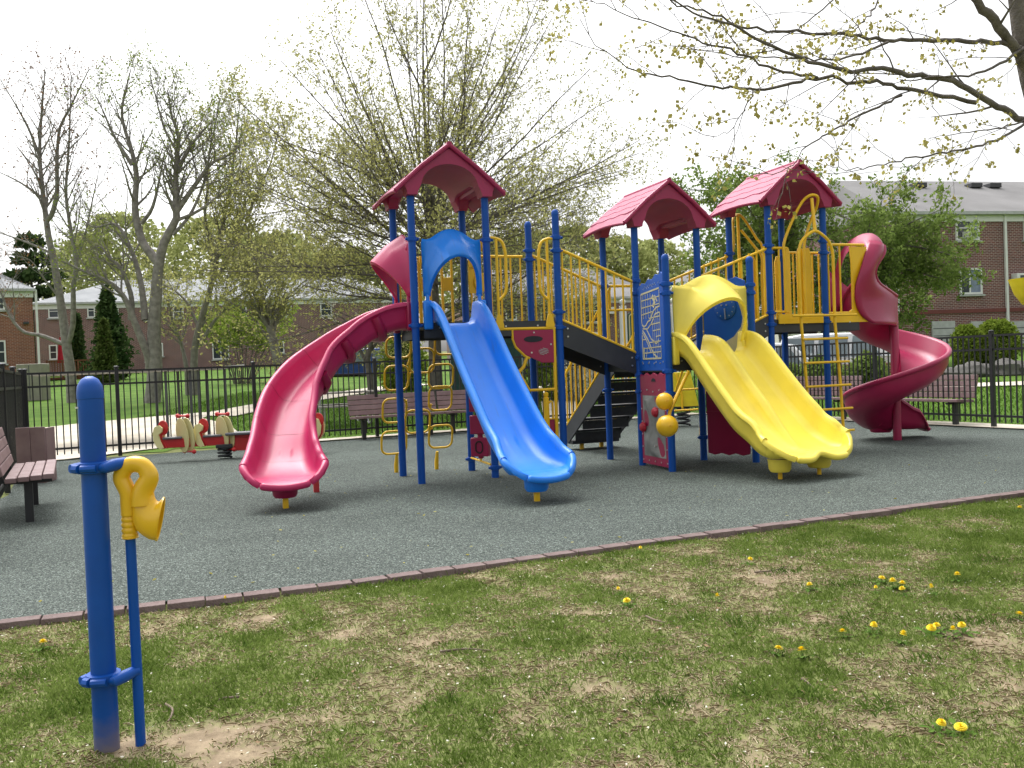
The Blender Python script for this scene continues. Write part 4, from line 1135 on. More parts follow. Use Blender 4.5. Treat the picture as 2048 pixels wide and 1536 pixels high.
MB().prism([tuple(q) for q in [(tl(*c)[0], tl(*c)[2]) for c in ((230, 918), (256, 920), (262, 940), (248, 968), (236, 955), (228, 935))]], (0, .03, 0), (1, 0, 0), (0, 0, 1), .012).build('mounting_tab', M_TALK, tube, bevel=.003)

# --- four-seat spring seesaw by the fence
sb = gz(450, 917)
ss = empty('spring_seesaw', (sb[0], sb[1], 0), R(14), 'red and cream four-seat spring seesaw by the left fence', 'seesaw')
M_SCR = mat('cream_board', (.68, .62, .30), .5, var=.05); M_SRED = mat('seesaw_red', (.52, .018, .022), .4, var=.08); M_SGREY = mat('seat_grey', (.13, .135, .15), .5)
MB().tube([(.10 * math.cos(a), .10 * math.sin(a), .02 + .16 * a / (2 * math.pi * 3)) for a in np.linspace(0, 2 * math.pi * 3, 60)], .02, 8).build('spring', M_BLACK, ss)
MB().box((0, 0, .21), (.26, .24, .06)).build('spring_plate', M_BLACK, ss, bevel=.01)
MB().box((0, 0, .30), (1.9, .05, .15)).build('beam', M_SRED, ss, bevel=.01)
MB().box((.40, 0, .405), (.75, .30, .045)).build('bench_seat', M_SGREY, ss, bevel=.015)
MB().prism([(.12, .12), (.5, .12), (.62, .2), (.66, .33), (.1, .33), (.16, .25)], (0, -.03, 0), (1, 0, 0), (0, 0, 1), .02).build('side_board', M_SRED, ss, bevel=.005)
def ell(a, b, n=22): return [(a * math.cos(t), b * math.sin(t)) for t in np.linspace(0, 2 * math.pi, n, endpoint=False)]
for xo, sg in ((-.60, 1), (.02, 1), (.62, -1), (1.14, -1)):
    ex = unit(V(math.cos(R(-38)), math.sin(R(-38)), 0))
    for off in (-.045, .045):
        MB().prism(ell(.125, .285), (xo + off, 0, .42), ex, unit(V(-.10 * sg, 0, 1)), .022).build('oval_board', M_SCR, ss, bevel=.004)
    for z, w, dx in ((.735, .33, -.03), (.15, .31, .05)):
        m = MB(); ey = V(.55, -.835, 0)
        a, b = V(xo + dx * sg, 0, z) - ey * w / 2, V(xo + dx * sg, 0, z) + ey * w / 2
        m.tube([a, b], .017, 10)
        for e_ in (a, b): m.lathe(e_, [(.036 * math.sin(R(q)), -.036 * math.cos(R(q))) for q in range(0, 181, 20)], 14)
        m.build('hand_bar' if z > .4 else 'foot_bar', M_SRED, ss)
    bx = xo - .36 * sg
    for off, mm in ((-.035, M_SCR), (.0, M_SRED), (.035, M_SCR)):
        crescent = [(.02, -.16), (.10, -.14), (.03, -.02), (-.01, .10), (.08, .15), (.10, .22), (.02, .27), (-.10, .24), (-.15, .12), (-.13, -.02), (-.06, -.12)]
        MB().prism([(x * sg * .85, z * .9) for x, z in crescent], (bx + off, off * 2, .36), unit(V(.8, -.6, 0)), (0, 0, 1), .024).build('back_board', mm, ss, bevel=.003)
    MB().prism(ell(.11, .12), (bx + .03, -.06, .56), unit(V(.75, -.66, 0)), (0, 0, 1), .02).build('back_disc', M_SRED, ss, bevel=.004)
    MB().box((xo - .2 * sg, 0, .385), (.30, .13, .035)).build('seat', M_SGREY, ss, bevel=.012)

# --- yellow spring rider far behind the middle tower
sr = gz(1368, 852)
rd = empty('spring_rider', (sr[0], sr[1], 0), R(-10), 'bright yellow spring rider behind the amber balls', 'spring rider')
MB().tube([(.12 * math.cos(a), .12 * math.sin(a), .02 + .36 * a / (2 * math.pi * 4)) for a in np.linspace(0, 2 * math.pi * 4, 70)], .022, 8).build('spring', M_BLACK, rd)
MB().box((0, 0, .41), (.60, .26, .05)).build('seat_plate', M_SGREY, rd, bevel=.01)
M_LEMON = mat('lemon_board', (.72, .60, .02), .45)
for y in (-.16, .16): MB().prism([(-.34, .40), (.30, .40), (.16, 1.08), (-.30, 1.08), (-.36, .7)], (0, y, 0), (1, 0, 0), (0, 0, 1), .03).build('side_board', M_LEMON, rd, bevel=.006)
MB().tube([(-.12, -.2, 1.06), (-.02, -.2, .62), (-.02, -.2, .36)], .02, 8).build('brace', M_YEL, rd)

# --- yellow funnel-ball bowl at the right edge
fb = at(2085, 600, 8.6)
fn = empty('funnel_ball_game', (fb[0], fb[1], 0), 0, 'yellow bowl on a blue post cut off by the right edge', 'ball game')
zt2 = at(2026, 558, 8.6)[2]
MB().lathe((0, 0, 0), [(.045, -.01), (.045, zt2 - .26)], 16).build('post', M_BLUE, fn)
MB().lathe((0, 0, 0), [(.05, zt2 - .28), (.17, zt2 - .24), (.235, zt2 - .14), (.275, zt2 - .02), (.285, zt2), (.27, zt2), (.24, zt2 - .10), (.16, zt2 - .20), (.03, zt2 - .23)], 28).build('bowl', M_LEMON, fn)

# --- weathered bin by the corner of the fences
bn = at(70, 853, 12.6); bz = bn[2]
bi = empty('plank_bin', (bn[0], bn[1], 0), R(8), 'plain brown boarded bin behind the left bench', 'bin')
for k in range(2): MB().box((-.095 + .19 * k, -.18, bz / 2), (.184, .03, bz)).build('board', M_PLANK, bi, bevel=.005)
for sx in (-1, 1): MB().box((sx * .178, .01, bz / 2 - .01), (.03, .34, bz - .02)).build('side_board', M_PLANK, bi, bevel=.005)
MB().box((0, .0, .1), (.30, .3, .2)).build('liner', M_BLACK, bi)

# --- grey pergola-like frame beyond the left fence
M_GWOOD = mat('weathered_wood', (.22, .205, .19), .8, col2=(.34, .31, .28), scale=5, bump=.3)
M_GPOST = mat('grey_post_paint', (.075, .078, .085), .55, var=.15)
pf0, pf1 = at(64, 757, 18.2), at(452, 731, 19.6)
pg = empty('flat_canopy', (pf0[0], pf0[1], 0), math.atan2(pf1[1] - pf0[1], pf1[0] - pf0[0]), 'low flat grey canopy on slim posts beyond the left fence', 'canopy')
Lc = np.linalg.norm((pf1 - pf0)[:2]); zc0 = (pf0[2] + pf1[2]) / 2
for k in range(4): MB().box((Lc / 2, -.18 + .36 * k, zc0), (Lc, .32, .035)).build('roof_plank', M_GWOOD, pg, bevel=.005, smooth=False)
MB().bar((Lc - .1, -.25, zc0 + .03), (Lc + .35, -.3, zc0 + .06), .03, .03).build('bracket', M_STEEL, pg)
for px_ in (313, 333, 362, 383, 400, 421, 455):
    p = at(px_, 800, 19.0); dx = (p[0] - pf0[0]) * math.cos(pg.rotation_euler[2]) + (p[1] - pf0[1]) * math.sin(pg.rotation_euler[2])
    yo = random.choice([-.2, .3, .8])
    MB().box((dx, yo, zc0 / 2), (.055, .055, zc0 + .1)).build('post', M_GPOST, pg, smooth=False)

# --- metal picnic table behind the fence
pt = tp(683, 850)
tbm = empty('picnic_table', pt, R(25), 'galvanised picnic table on the lawn behind the fence', 'picnic table')
M_GALV = mat('galvanised_pipe', (.40, .41, .41), .45, metallic=.5)
for k in range(3): MB().box((0, -.25 + .25 * k, .75), (1.7, .22, .04)).build('top_plank', M_GWOOD, tbm, bevel=.004)
for sy in (-1, 1): MB().box((0, sy * .66, .45), (1.7, .24, .04)).build('seat_plank', M_GWOOD, tbm, bevel=.004)
for sx in (-.55, .55):
    MB().tube(smooth_path([(sx, -.3, .73), (sx, -.28, .3), (sx, -.36, .05), (sx, -.55, .03), (sx, -.66, .12), (sx, -.68, .43)], 16), .025, 8).tube(smooth_path([(sx, .3, .73), (sx, .28, .3), (sx, .36, .05), (sx, .55, .03), (sx, .66, .12), (sx, .68, .43)], 16), .025, 8).build('pipe_frame', M_GALV, tbm)

# --- white posts with a green sign board seen behind the ramps
M_WHITE = mat('white_paint', (.74, .74, .72), .5, var=.04); M_SIGN = mat('sign_green', (.045, .10, .07), .5)
w0, w1 = at(1250, 740, 24.0), at(1351, 740, 24.4)
zb0 = ground_z(w0[0], w0[1])
sg = empty('sign_board', (w0[0], w0[1], zb0), math.atan2(w1[1] - w0[1], w1[0] - w0[0]), 'dark green sign board hung between two white posts', 'sign')
Lw = np.linalg.norm((w1 - w0)[:2]); hz = at(1240, 612, 24.0)[2] - zb0
for x in (0, Lw):
    q = MB().box((x, 0, hz / 2), (.15, .15, hz)).build('post', M_WHITE, sg, bevel=.008)
    MB().lathe((x, 0, hz), [(.03, 0), (.04, .02), (.075, .06), (.085, .10), (.075, .145), (.04, .175), (0, .185)], 16).build('ball_finial', M_WHITE, q)
bd = MB().prism([(x, z) for x, z in round_rect(Lw - .24, 1.15, .1, 4)], (Lw / 2, 0, hz - .75), (1, 0, 0), (0, 0, 1), .05).build('board', M_SIGN, sg)
MB().tube([(Lw / 2 + x, -.03, hz - .75 + z) for x, z in round_rect(Lw - .32, 1.07, .1, 4)], .016, 6, loop=True).build('border_line', M_CREAM, bd)
# ================================================================== BUILDINGS AND VEHICLES
def brick_mat(name, c1, c2, mortar, sx=0.215, sy=0.072):
    m = bpy.data.materials.new(name); m.use_nodes = True
    n, l = nodes_of(m); b = n['Principled BSDF']; b.inputs['Roughness'].default_value = .85
    tc = n.new('ShaderNodeTexCoord'); sp = n.new('ShaderNodeSeparateXYZ'); l.new(tc.outputs['Object'], sp.inputs[0])
    ad = n.new('ShaderNodeMath'); ad.operation = 'ADD'; l.new(sp.outputs[0], ad.inputs[0]); l.new(sp.outputs[1], ad.inputs[1])
    cb = n.new('ShaderNodeCombineXYZ'); l.new(ad.outputs[0], cb.inputs[0]); l.new(sp.outputs[2], cb.inputs[1])
    bt = n.new('ShaderNodeTexBrick'); bt.inputs['Scale'].default_value = 1.0
    bt.inputs['Brick Width'].default_value = sx; bt.inputs['Row Height'].default_value = sy; bt.inputs['Mortar Size'].default_value = .011; bt.inputs['Mortar Smooth'].default_value = .2
    bt.inputs['Color1'].default_value = (*c1, 1); bt.inputs['Color2'].default_value = (*c2, 1); bt.inputs['Mortar'].default_value = (*mortar, 1)
    l.new(cb.outputs[0], bt.inputs['Vector'])
    nz = n.new('ShaderNodeTexNoise'); nz.inputs['Scale'].default_value = 1.2; nz.inputs['Detail'].default_value = 6; l.new(tc.outputs['Object'], nz.inputs['Vector'])
    mr = n.new('ShaderNodeMapRange'); mr.inputs[3].default_value = .72; mr.inputs[4].default_value = 1.28; l.new(nz.outputs['Fac'], mr.inputs[0])
    sc_ = n.new('ShaderNodeVectorMath'); sc_.operation = 'SCALE'; l.new(bt.outputs['Color'], sc_.inputs[0]); l.new(mr.outputs[0], sc_.inputs['Scale'])
    l.new(sc_.outputs[0], b.inputs['Base Color'])
    bp = n.new('ShaderNodeBump'); bp.inputs['Strength'].default_value = .5; bp.inputs['Distance'].default_value = .01; bp.invert = True
    l.new(bt.outputs['Fac'], bp.inputs['Height']); l.new(bp.outputs[0], b.inputs['Normal'])
    return m
BR_R = brick_mat('brick_right', (.20, .060, .052), (.115, .038, .040), (.40, .33, .31))
BR_L = brick_mat('brick_left', (.19, .072, .062), (.115, .045, .045), (.42, .34, .32))
BR_O = brick_mat('brick_orange', (.27, .085, .048), (.185, .058, .040), (.34, .24, .19))
M_SHING = mat('grey_roof_shingle', (.14, .136, .136), .9, col2=(.21, .205, .204), scale=.5, bump=.4, bscale=14, detail=8)
M_SHINGL = mat('pale_roof_shingle', (.19, .20, .21), .85, col2=(.27, .28, .29), scale=.7, bump=.3, bscale=14, detail=8)
M_TRIM = mat('white_trim', (.76, .76, .75), .55, var=.05); M_GUT = mat('grey_gutter', (.45, .46, .46), .5)
M_VENT = mat('roof_vent', (.05, .05, .055), .6)
def glass_mat():
    m = bpy.data.materials.new('window_glass'); m.use_nodes = True
    b = m.node_tree.nodes['Principled BSDF']; b.inputs['Base Color'].default_value = (.025, .035, .045, 1); b.inputs['Roughness'].default_value = .06; b.inputs['Specular IOR Level'].default_value = .6
    n, l = nodes_of(m); tc = n.new('ShaderNodeTexCoord'); nz = n.new('ShaderNodeTexNoise'); nz.inputs['Scale'].default_value = .9
    l.new(tc.outputs['Object'], nz.inputs['Vector']); rp = n.new('ShaderNodeValToRGB'); rp.color_ramp.elements[0].color = (.012, .016, .02, 1); rp.color_ramp.elements[1].color = (.07, .085, .10, 1)
    l.new(nz.outputs['Fac'], rp.inputs[0]); l.new(rp.outputs[0], b.inputs['Base Color'])
    return m
M_GLASS = glass_mat(); M_CURT = mat('curtain_blue', (.22, .26, .36), .8, var=.15, scale=12)

class House:
    """box house: local x along the facade (towards image right), facade at y=0 facing -y"""
    def __init__(s, name, pl, pr, zb, zl, depth, brick, label, cat='house'):
        s.o = V(pl[0], pl[1], zb); s.t = unit(V(pr[0] - pl[0], pr[1] - pl[1], 0)); s.n = V(s.t[1], -s.t[0], 0)
        s.L = np.linalg.norm((np.asarray(pr) - np.asarray(pl))[:2]); s.H = zl - zb; s.depth = depth
        s.root = empty(name, s.o, math.atan2(s.t[1], s.t[0]), label, cat)
        # foundation reaches below the sloping ground
        s.wall = MB().box((s.L / 2, depth / 2, s.H / 2 - .6), (s.L, depth, s.H + 1.2)).build('wall', brick, s.root, smooth=False)
    def px(s, x, y):      # photograph pixel -> (u, z) on the facade
        d = ray(x, y); c = CAM - s.o; t = -(c @ s.n) / (d @ s.n); q = CAM + d * t - s.o
        return q @ s.t, q[2]
    def window(s, x0, y0, x1, y1, split=None, bars=0, curtain=False, ac=None):
        u0, z1 = s.px(x0, y0); u1, z0 = s.px(x1, y1); w, h = u1 - u0, z1 - z0; c = ((u0 + u1) / 2, (z0 + z1) / 2)
        fw = .075
        fr = MB()
        for x in (u0 + fw / 2, u1 - fw / 2): fr.box((x, -.03, c[1]), (fw, .10, h))
        for z in (z0 + fw / 2, z1 - fw / 2): fr.box((c[0], -.032, z), (w - 2 * fw, .10, fw))
        if split: fr.box((u0 + w * split, -.02, c[1]), (.06, .06, h - 2 * fw))
        for k in range(bars): fr.box((c[0], -.022, z0 + h * (k + 1) / (bars + 1)), (w - 2 * fw, .05, .045))
        f = fr.build('window', M_TRIM, s.root, smooth=False)
        MB().box((c[0], -.004, c[1]), (w - fw, .02, h - fw)).build('pane', M_GLASS, f, smooth=False)
        MB().box((c[0], -.07, z0 - .05), (w + .16, .14, .07)).build('sill', M_GUT, f, smooth=False)
        if curtain:
            a, b = (u0 + w * split, u1) if split else (u0, u1)
            MB().box(((a + b) / 2, -.017, c[1]), (b - a - .14, .008, h - .16)).build('curtain', M_CURT, f, smooth=False)
        if ac:
            a0, b1 = s.px(ac[0], ac[1]); a1, b0 = s.px(ac[2], ac[3])
            q = MB().box(((a0 + a1) / 2, -.2, (b0 + b1) / 2), (a1 - a0, .4, b1 - b0)).build('air_conditioner', M_TRIM, f, bevel=.01)
            MB().box(((a0 + a1) / 2 + .05, -.405, (b0 + b1) / 2), ((a1 - a0) * .55, .02, (b1 - b0) * .7)).build('air_conditioner_grille', M_GPOST, f, smooth=False)
        return f
    def gable_roof(s, rise, m, over=.35, hip=(0, 0), trim=.28, split=None):
        over = min(over, .16)
        L0, L1, y0, y1, z = -over, s.L + over, -over, s.depth + over, s.H
        yr = s.depth / 2
        v = [(L0, y0, z), (L1, y0, z), (L1, y1, z), (L0, y1, z), (L0 + hip[0], yr, z + rise), (L1 - hip[1], yr, z + rise)]
        v2 = [(a, b, c - .12) for a, b, c in v[:4]]
        r = MB().add(v + v2, [(0, 1, 5, 4), (2, 3, 4, 5), (0, 4, 3), (1, 2, 5), (6, 9, 8, 7), (0, 6, 7, 1), (1, 7, 8, 2), (2, 8, 9, 3), (3, 9, 6, 0)]).build('roof', m, s.root, smooth=False)
        MB().box((s.L / 2, -over - .06, z - .06), (s.L + 2 * over, .12, .13)).build('gutter', M_GUT, r, smooth=False)
        MB().box((s.L / 2, -.03, z - .12 - trim / 2), (s.L + .1, .07, trim)).build('fascia', M_TRIM, s.root, smooth=False)
        return r
    def downspout(s, x, ya, yb):
        u, z1 = s.px(x, ya); _, z0 = s.px(x, yb)
        MB().box((u, -.07, (z0 + z1) / 2), (.11, .09, z1 - z0)).build('downspout', M_TRIM, s.root, smooth=False)

# right building
h = House('apartment_building', at(1788, 700, 38.0), at(2330, 700, 41.0), 1.3, at(1800, 424, 38.0)[2], 11, BR_R, 'dark brick apartment building with grey roof on the right', 'building')
rf = h.gable_roof(2.45, M_SHING, .4, (1.0, 0))
for x, y in ((1870, 379), (2005, 378), (2052, 377)):
    d = ray(x, y); t = 42.0 / d[1]; q = CAM + d * t - h.o; u = q @ h.t
    MB().box((u, h.depth / 2 - 1.25, h.H + 1.98), (.62, .5, .22)).build('roof_vent', M_VENT, rf, bevel=.02)
h.window(1843, 433, 1859, 467, bars=3); h.window(1909, 431, 1957, 481, split=.66, bars=1, curtain=True, ac=(1924, 464, 1941, 477)); h.window(1917, 537, 1963, 588, split=.47, curtain=True)
h.window(2045, 430, 2075, 480, split=.5); h.window(2080, 535, 2125, 585, split=.5)
h.downspout(2007, 428, 648); h.downspout(1788, 440, 640)
u0, z1 = h.px(2022, 548); u1, z0 = h.px(2052, 566)
q = MB().box(((u0 + u1) / 2, -.18, (z0 + z1) / 2), (u1 - u0, .36, z1 - z0)).build('air_conditioner', M_TRIM, h.root, bevel=.01)
MB().box(((u0 + u1) / 2, -.365, (z0 + z1) / 2 + .05), ((u1 - u0) * .6, .02, .12)).build('grille', M_GPOST, q, smooth=False)
for x0, x1 in ((1862, 1908), (1940, 1998), (2018, 2090)):      # garage doors
    u0, z1 = h.px(x0, 643); u1, _ = h.px(x1, 643)
    g_ = MB().box(((u0 + u1) / 2, -.03, z1 / 2), (u1 - u0, .08, z1)).build('garage_door', M_GUT, h.root, smooth=False)
    for k in range(1, 4): MB().box(((u0 + u1) / 2, -.073, z1 * k / 4), (u1 - u0 - .1, .012, .03)).build('door_groove', M_GPOST, g_, smooth=False)
u0, z = h.px(1800, 626); MB().box((h.L / 2, -.03, z), (h.L, .07, .16)).build('belt_course', mat('brick_soldier', (.17, .05, .045), .85), h.root, smooth=False)

# cream garage wing behind the parked cars
h = House('garage_wing', at(1560, 700, 40.0), at(1830, 695, 40.0), 1.2, at(1700, 612, 40.0)[2], 6, mat('cream_render', (.56, .54, .49), .8, var=.06, scale=2), 'pale rendered garage wing behind the parked white car', 'garage')
h.gable_roof(.5, M_SHING, .25, (.5, .0), .15)
h.window(1700, 655, 1716, 668, bars=2); h.window(1740, 655, 1762, 676, bars=1)
for x0, x1 in ((1580, 1630), (1640, 1690)):
    u0, z1 = h.px(x0, 640); u1, _ = h.px(x1, 640); MB().box(((u0 + u1) / 2, -.03, z1 / 2), (u1 - u0, .08, z1)).build('garage_door', M_TRIM, h.root, smooth=False)

# long house behind the left trees
h = House('row_house', at(74, 745, 60.0), at(800, 745, 66.0), 1.75, at(200, 604, 61.0)[2], 11, BR_L, 'long two-storey brick row house with pale roof behind the left trees', 'house')
h.gable_roof(2.0, M_SHINGL, .4, (4.5, 3), .3)
for a in ((96, 609, 119, 636), (174, 608, 191, 635), (289, 618, 299, 640), (345, 610, 368, 636), (470, 608, 494, 634), (560, 607, 584, 633), (640, 606, 664, 632), (98, 690, 116, 719), (290, 686, 298, 723), (319, 686, 327, 712), (640, 680, 660, 706)): h.window(*a, bars=1)
h.window(424, 682, 459, 718, split=.5); h.window(555, 683, 569, 706, bars=1)
h.downspout(235, 606, 690)
# nearer house at the left edge
h = House('brick_house', at(-160, 745, 44.0), at(72, 745, 46.5), 1.3, at(40, 577, 46.0)[2], 10, BR_O, 'orange brick house cut off by the left edge', 'house')
h.gable_roof(2.2, M_SHINGL, .35, (2, 4.5), .3)
h.window(-12, 681, 13, 727, bars=1); h.window(-14, 583, 10, 620, bars=2); h.downspout(71, 580, 735)
u, z = h.px(52, 646); MB().box((u, -.15, z), (.25, .3, .12)).build('wall_lamp', M_VENT, h.root, bevel=.02)

# house seen through the middle of the structure
h = House('brick_house', at(930, 740, 52.0), at(1335, 735, 54.0), 1.6, at(1150, 596, 53.0)[2], 10, BR_L, 'brick house with grey roof seen between the two left roofs', 'house')
h.gable_roof(2.25, M_SHING, .4, (2, 3.5), .22)
h.window(1165, 598, 1204, 645, split=.5, bars=1); h.window(1080, 604, 1100, 645, bars=1); h.window(1164, 665, 1196, 700, split=.5); h.window(1010, 604, 1034, 640, bars=1)
u0, z1 = h.px(1213, 615); u1, z0 = h.px(1225, 628); MB().box(((u0 + u1) / 2, -.2, (z0 + z1) / 2), (u1 - u0, .4, z1 - z0)).build('air_conditioner', M_TRIM, h.root)
# brick house glimpsed behind the yellow slide tower
h = House('brick_house', at(1360, 730, 47.0), at(1560, 725, 47.0), 1.5, at(1450, 572, 47.0)[2], 9, BR_R, 'small part of a brick house behind the middle tower', 'house')
h.gable_roof(1.6, M_SHING, .4, (2, 2), .2); h.window(1430, 610, 1455, 650, bars=1); h.window(1500, 612, 1525, 650, bars=1)

# wooden deck with closed umbrella by the row house
dk0, dk1 = at(94, 742, 52), at(188, 742, 53)
zd = ground_z(dk0[0], dk0[1]); M_DECK = mat('redwood_deck', (.20, .085, .045), .75, var=.25)
dk = empty('wooden_deck', (dk0[0], dk0[1], zd), math.atan2(dk1[1] - dk0[1], dk1[0] - dk0[0]), 'small red-brown wooden deck with railing by the row house', 'deck')
Ld = np.linalg.norm((dk1 - dk0)[:2]); zt3 = at(140, 721, 52.5)[2] - zd
MB().box((Ld / 2, 1, zt3 - 1.0), (Ld, 2, .12)).build('floor', M_DECK, dk, smooth=False)
MB().box((Ld / 2, 0, zt3), (Ld, .09, .07)).build('top_rail', M_DECK, dk, smooth=False); MB().box((Ld / 2, 0, zt3 - .85), (Ld, .06, .06)).build('bottom_rail', M_DECK, dk, smooth=False)
b0 = MB().box((0, 0, zt3 - .42), (.045, .045, .82)).build('baluster', M_DECK, dk, smooth=False)
for k in range(1, 18): inst(b0, dk, (Ld * k / 18, 0, 0))
for k in range(4): MB().box((Ld * k / 3, 0, zt3 / 2), (.10, .10, zt3 + .1)).build('post', M_DECK, dk, smooth=False)
up = at(122, 715, 53.2); um = empty('closed_umbrella', (up[0], up[1], zd + zt3 - .94), 0, 'closed red garden umbrella on the wooden deck', 'umbrella')
MB().lathe((0, 0, 0), [(.02, 0), (.02, 2.4)], 8).build('pole', M_GALV, um); MB().lathe((0, 0, 0), [(.22, .85), (.19, 1.1), (.10, 1.9), (.03, 2.35)], 12).build('canopy', mat('umbrella_red', (.45, .012, .03), .8), um)
ub = at(66, 738, 34); zu = ground_z(ub[0], ub[1])
ut = empty('utility_box', (ub[0], ub[1], zu), 0, 'grey-green utility box beside the left house', 'box')
MB().box((0, 0, (at(66, 728, 34)[2] - zu) / 2), (.95, .6, at(66, 728, 34)[2] - zu)).build('cabinet', mat('box_beige', (.24, .23, .185), .6), ut, bevel=.02); MB().box((0, -.302, (at(66, 728, 34)[2] - zu) / 2), (.03, .008, at(66, 728, 34)[2] - zu - .1)).build('door_seam', M_GPOST, ut)

# ------------------------------------------------------------------ cars
def car(name, loc, rz, L_, W_, H_, body, label, suv=True):
    root = empty(name, loc, rz, label, 'car')
    hb = .92 if suv else .80
    def sec(y, sc_=1.0):
        a = [(-.50, .28), (-.50, .62), (-.485, hb - .12), (-.44, hb), (.26, hb + .02), (.42, hb - .08), (.485, hb - .25), (.50, .55), (.50, .28)]
        return [V(x * L_, y, z * (H_ / 1.65)) for x, z in a]
    ys_ = [(-W_ / 2 + .06, .0), (-W_ / 2, .03), (W_ / 2, .03), (W_ / 2 - .06, .0)]
    rings = []
    for i, y in enumerate((-W_ / 2 + .05, -W_ / 2, W_ / 2, W_ / 2 - .05)):
        r = sec(y)
        if i in (0, 3): r = [p * V(.985, 1, 1) + V(0, 0, .01) for p in r]
        rings.append(r)
    b = MB().loft(rings).build('body', body, root, bevel=.04)
    zc = hb * (H_ / 1.65)
    cab = lambda k, y: [V(x * L_, y * k2, z) for x, z, k2 in [(-.47, zc - .02, 1), (-.42, H_ - .08, .86), (-.30, H_, .84), (.02, H_ - .02, .84), (.10, H_ - .09, .86), (.27, zc - .02, 1)]]
    MB().loft([cab(1, -W_ / 2 + .09), cab(1, W_ / 2 - .09)]).build('cabin', body, root, bevel=.05)
    g1 = MB(); g1.loft([[V(.262 * L_, y * (W_ / 2 - .16), zc + .04), V(.115 * L_, y * (W_ / 2 - .24), H_ - .13)] for y in (-1, 1)], closed=False, cap=False)
    gl = MB()
    for off in (.035,):
        vs = [V(.272 * L_, -(W_ / 2 - .17), zc + .03), V(.272 * L_, W_ / 2 - .17, zc + .03), V(.112 * L_, W_ / 2 - .27, H_ - .10), V(.112 * L_, -(W_ / 2 - .27), H_ - .10)]
        gl.loft([vs, [v + V(.03, 0, .02) for v in vs]])
    gl.build('windscreen', MATS.get('car_glass') or mat('car_glass', (.16, .20, .22), .12, var=.2, scale=2), root, smooth=False)
    for s in (-1, 1):
        for x0, x1 in ((-.40, -.22), (-.20, -.02), (.0, .18)):
            yb_, yt = s * (W_ / 2 - .075), s * (W_ / 2 - .20)
            x1t = min(x1, .07)
            vs = [V(x0 * L_, yb_, zc + .03), V(x1 * L_, yb_, zc + .03), V(x1t * L_, yt, H_ - .12), V(x0 * L_ + .05, yt, H_ - .12)]
            MB().loft([vs, [v + V(0, s * .025, 0) for v in vs]]).build('side_window', mat('car_glass', (.16, .20, .22), .12, var=.2, scale=2), root, smooth=False)
        for x in (-.31, .31):
            w = MB().lathe((x * L_, s * (W_ / 2 - .10), .33), [(.20, -.1), (.32, -.1), (.335, -.06), (.335, .08), (.32, .115), (.22, .12), (.20, .10), (0, .09)], 22, (0, s, 0)).build('wheel', mat('tyre', (.02, .02, .02), .8), root)
            MB().lathe((x * L_, s * (W_ / 2 - .10), .33), [(.19, .105), (.17, .13), (.05, .125), (0, .14)], 10, (0, s, 0)).build('rim', M_GALV, w)
        MB().box((.485 * L_, s * (W_ / 2 - .28), zc - .24), (.05, .34, .16)).build('headlight', mat('lamp_lens', (.7, .72, .74), .15), root, bevel=.03)
        MB().box((.08 * L_ + .3, s * (W_ / 2 + .08), zc + .05), (.12, .18, .13)).build('mirror', body, root, bevel=.03)
    MB().box((.50 * L_, 0, zc - .28), (.03, .8, .12)).build('grille', M_VENT, root)
    return root
M_CARG = mat('car_glass', (.16, .20, .22), .12, var=.2, scale=2)  # pale base colour paints the reflected sky into the glass
M_CARW = mat('car_white', (.66, .67, .68), .18, var=.02, coat=.6); M_CARB = mat('car_blue', (.02, .06, .28), .2, coat=.6); M_CARD = mat('car_dark', (.03, .035, .045), .2, coat=.6)
def car_on(x, y, Y, **k):
    p = at(x, y, Y); return V(p[0], p[1], ground_z(p[0], p[1]))
cp = at(1712, 715, 26.5); car('parked_car', V(cp[0], cp[1], at(1712, 664, 26.5)[2] - 1.66), R(-30), 4.6, 1.8, 1.66, M_CARW, 'white car parked behind the fence, beyond the yellow ladder')
cp = at(1560, 712, 25.5); car('parked_car', V(cp[0], cp[1], at(1580, 684, 25.5)[2] - 1.45), R(-24), 4.3, 1.75, 1.45, M_CARW, 'lower white car seen left of and through the yellow ladder', False)
cp = at(712, 745, 44); car('parked_car', V(cp[0], cp[1], ground_z(cp[0], cp[1]) - .12), R(180), 4.3, 1.7, 1.42, M_CARB, 'blue car parked beyond the lawn under the magenta slide', False)
cp = at(1078, 745, 36); car('parked_car', V(cp[0], cp[1], ground_z(cp[0], cp[1])), R(10), 4.3, 1.75, 1.45, M_CARD, 'dark car parked beyond the fence behind the landing', False)
# dark green windscreen fence section behind the first tower
g0, g1 = tp(908, 800), tp(1075, 790)
gp0, gp1 = at(905, 800, 25.0), at(1046, 795, 25.8)
zg = ground_z(gp0[0], gp0[1])
ws = empty('windscreen_fence', (gp0[0], gp0[1], zg), math.atan2(gp1[1] - gp0[1], gp1[0] - gp0[0]), 'dark green mesh screen on a frame behind the first tower', 'screen')
Lg = np.linalg.norm((gp1 - gp0)[:2]); Hg = at(950, 668, 25)[2] - zg
MB().box((Lg / 2, 0, Hg / 2 + .05), (Lg, .03, Hg - .1)).build('mesh_screen', mat('screen_green', (.018, .055, .045), .8, var=.25, scale=9, bump=.5, bscale=90), ws, smooth=False)
for k in range(3): MB().cyl((Lg * k / 2, .04, -.1), (Lg * k / 2, .04, Hg + .05), .035, n=10).build('post', M_GALV, ws)
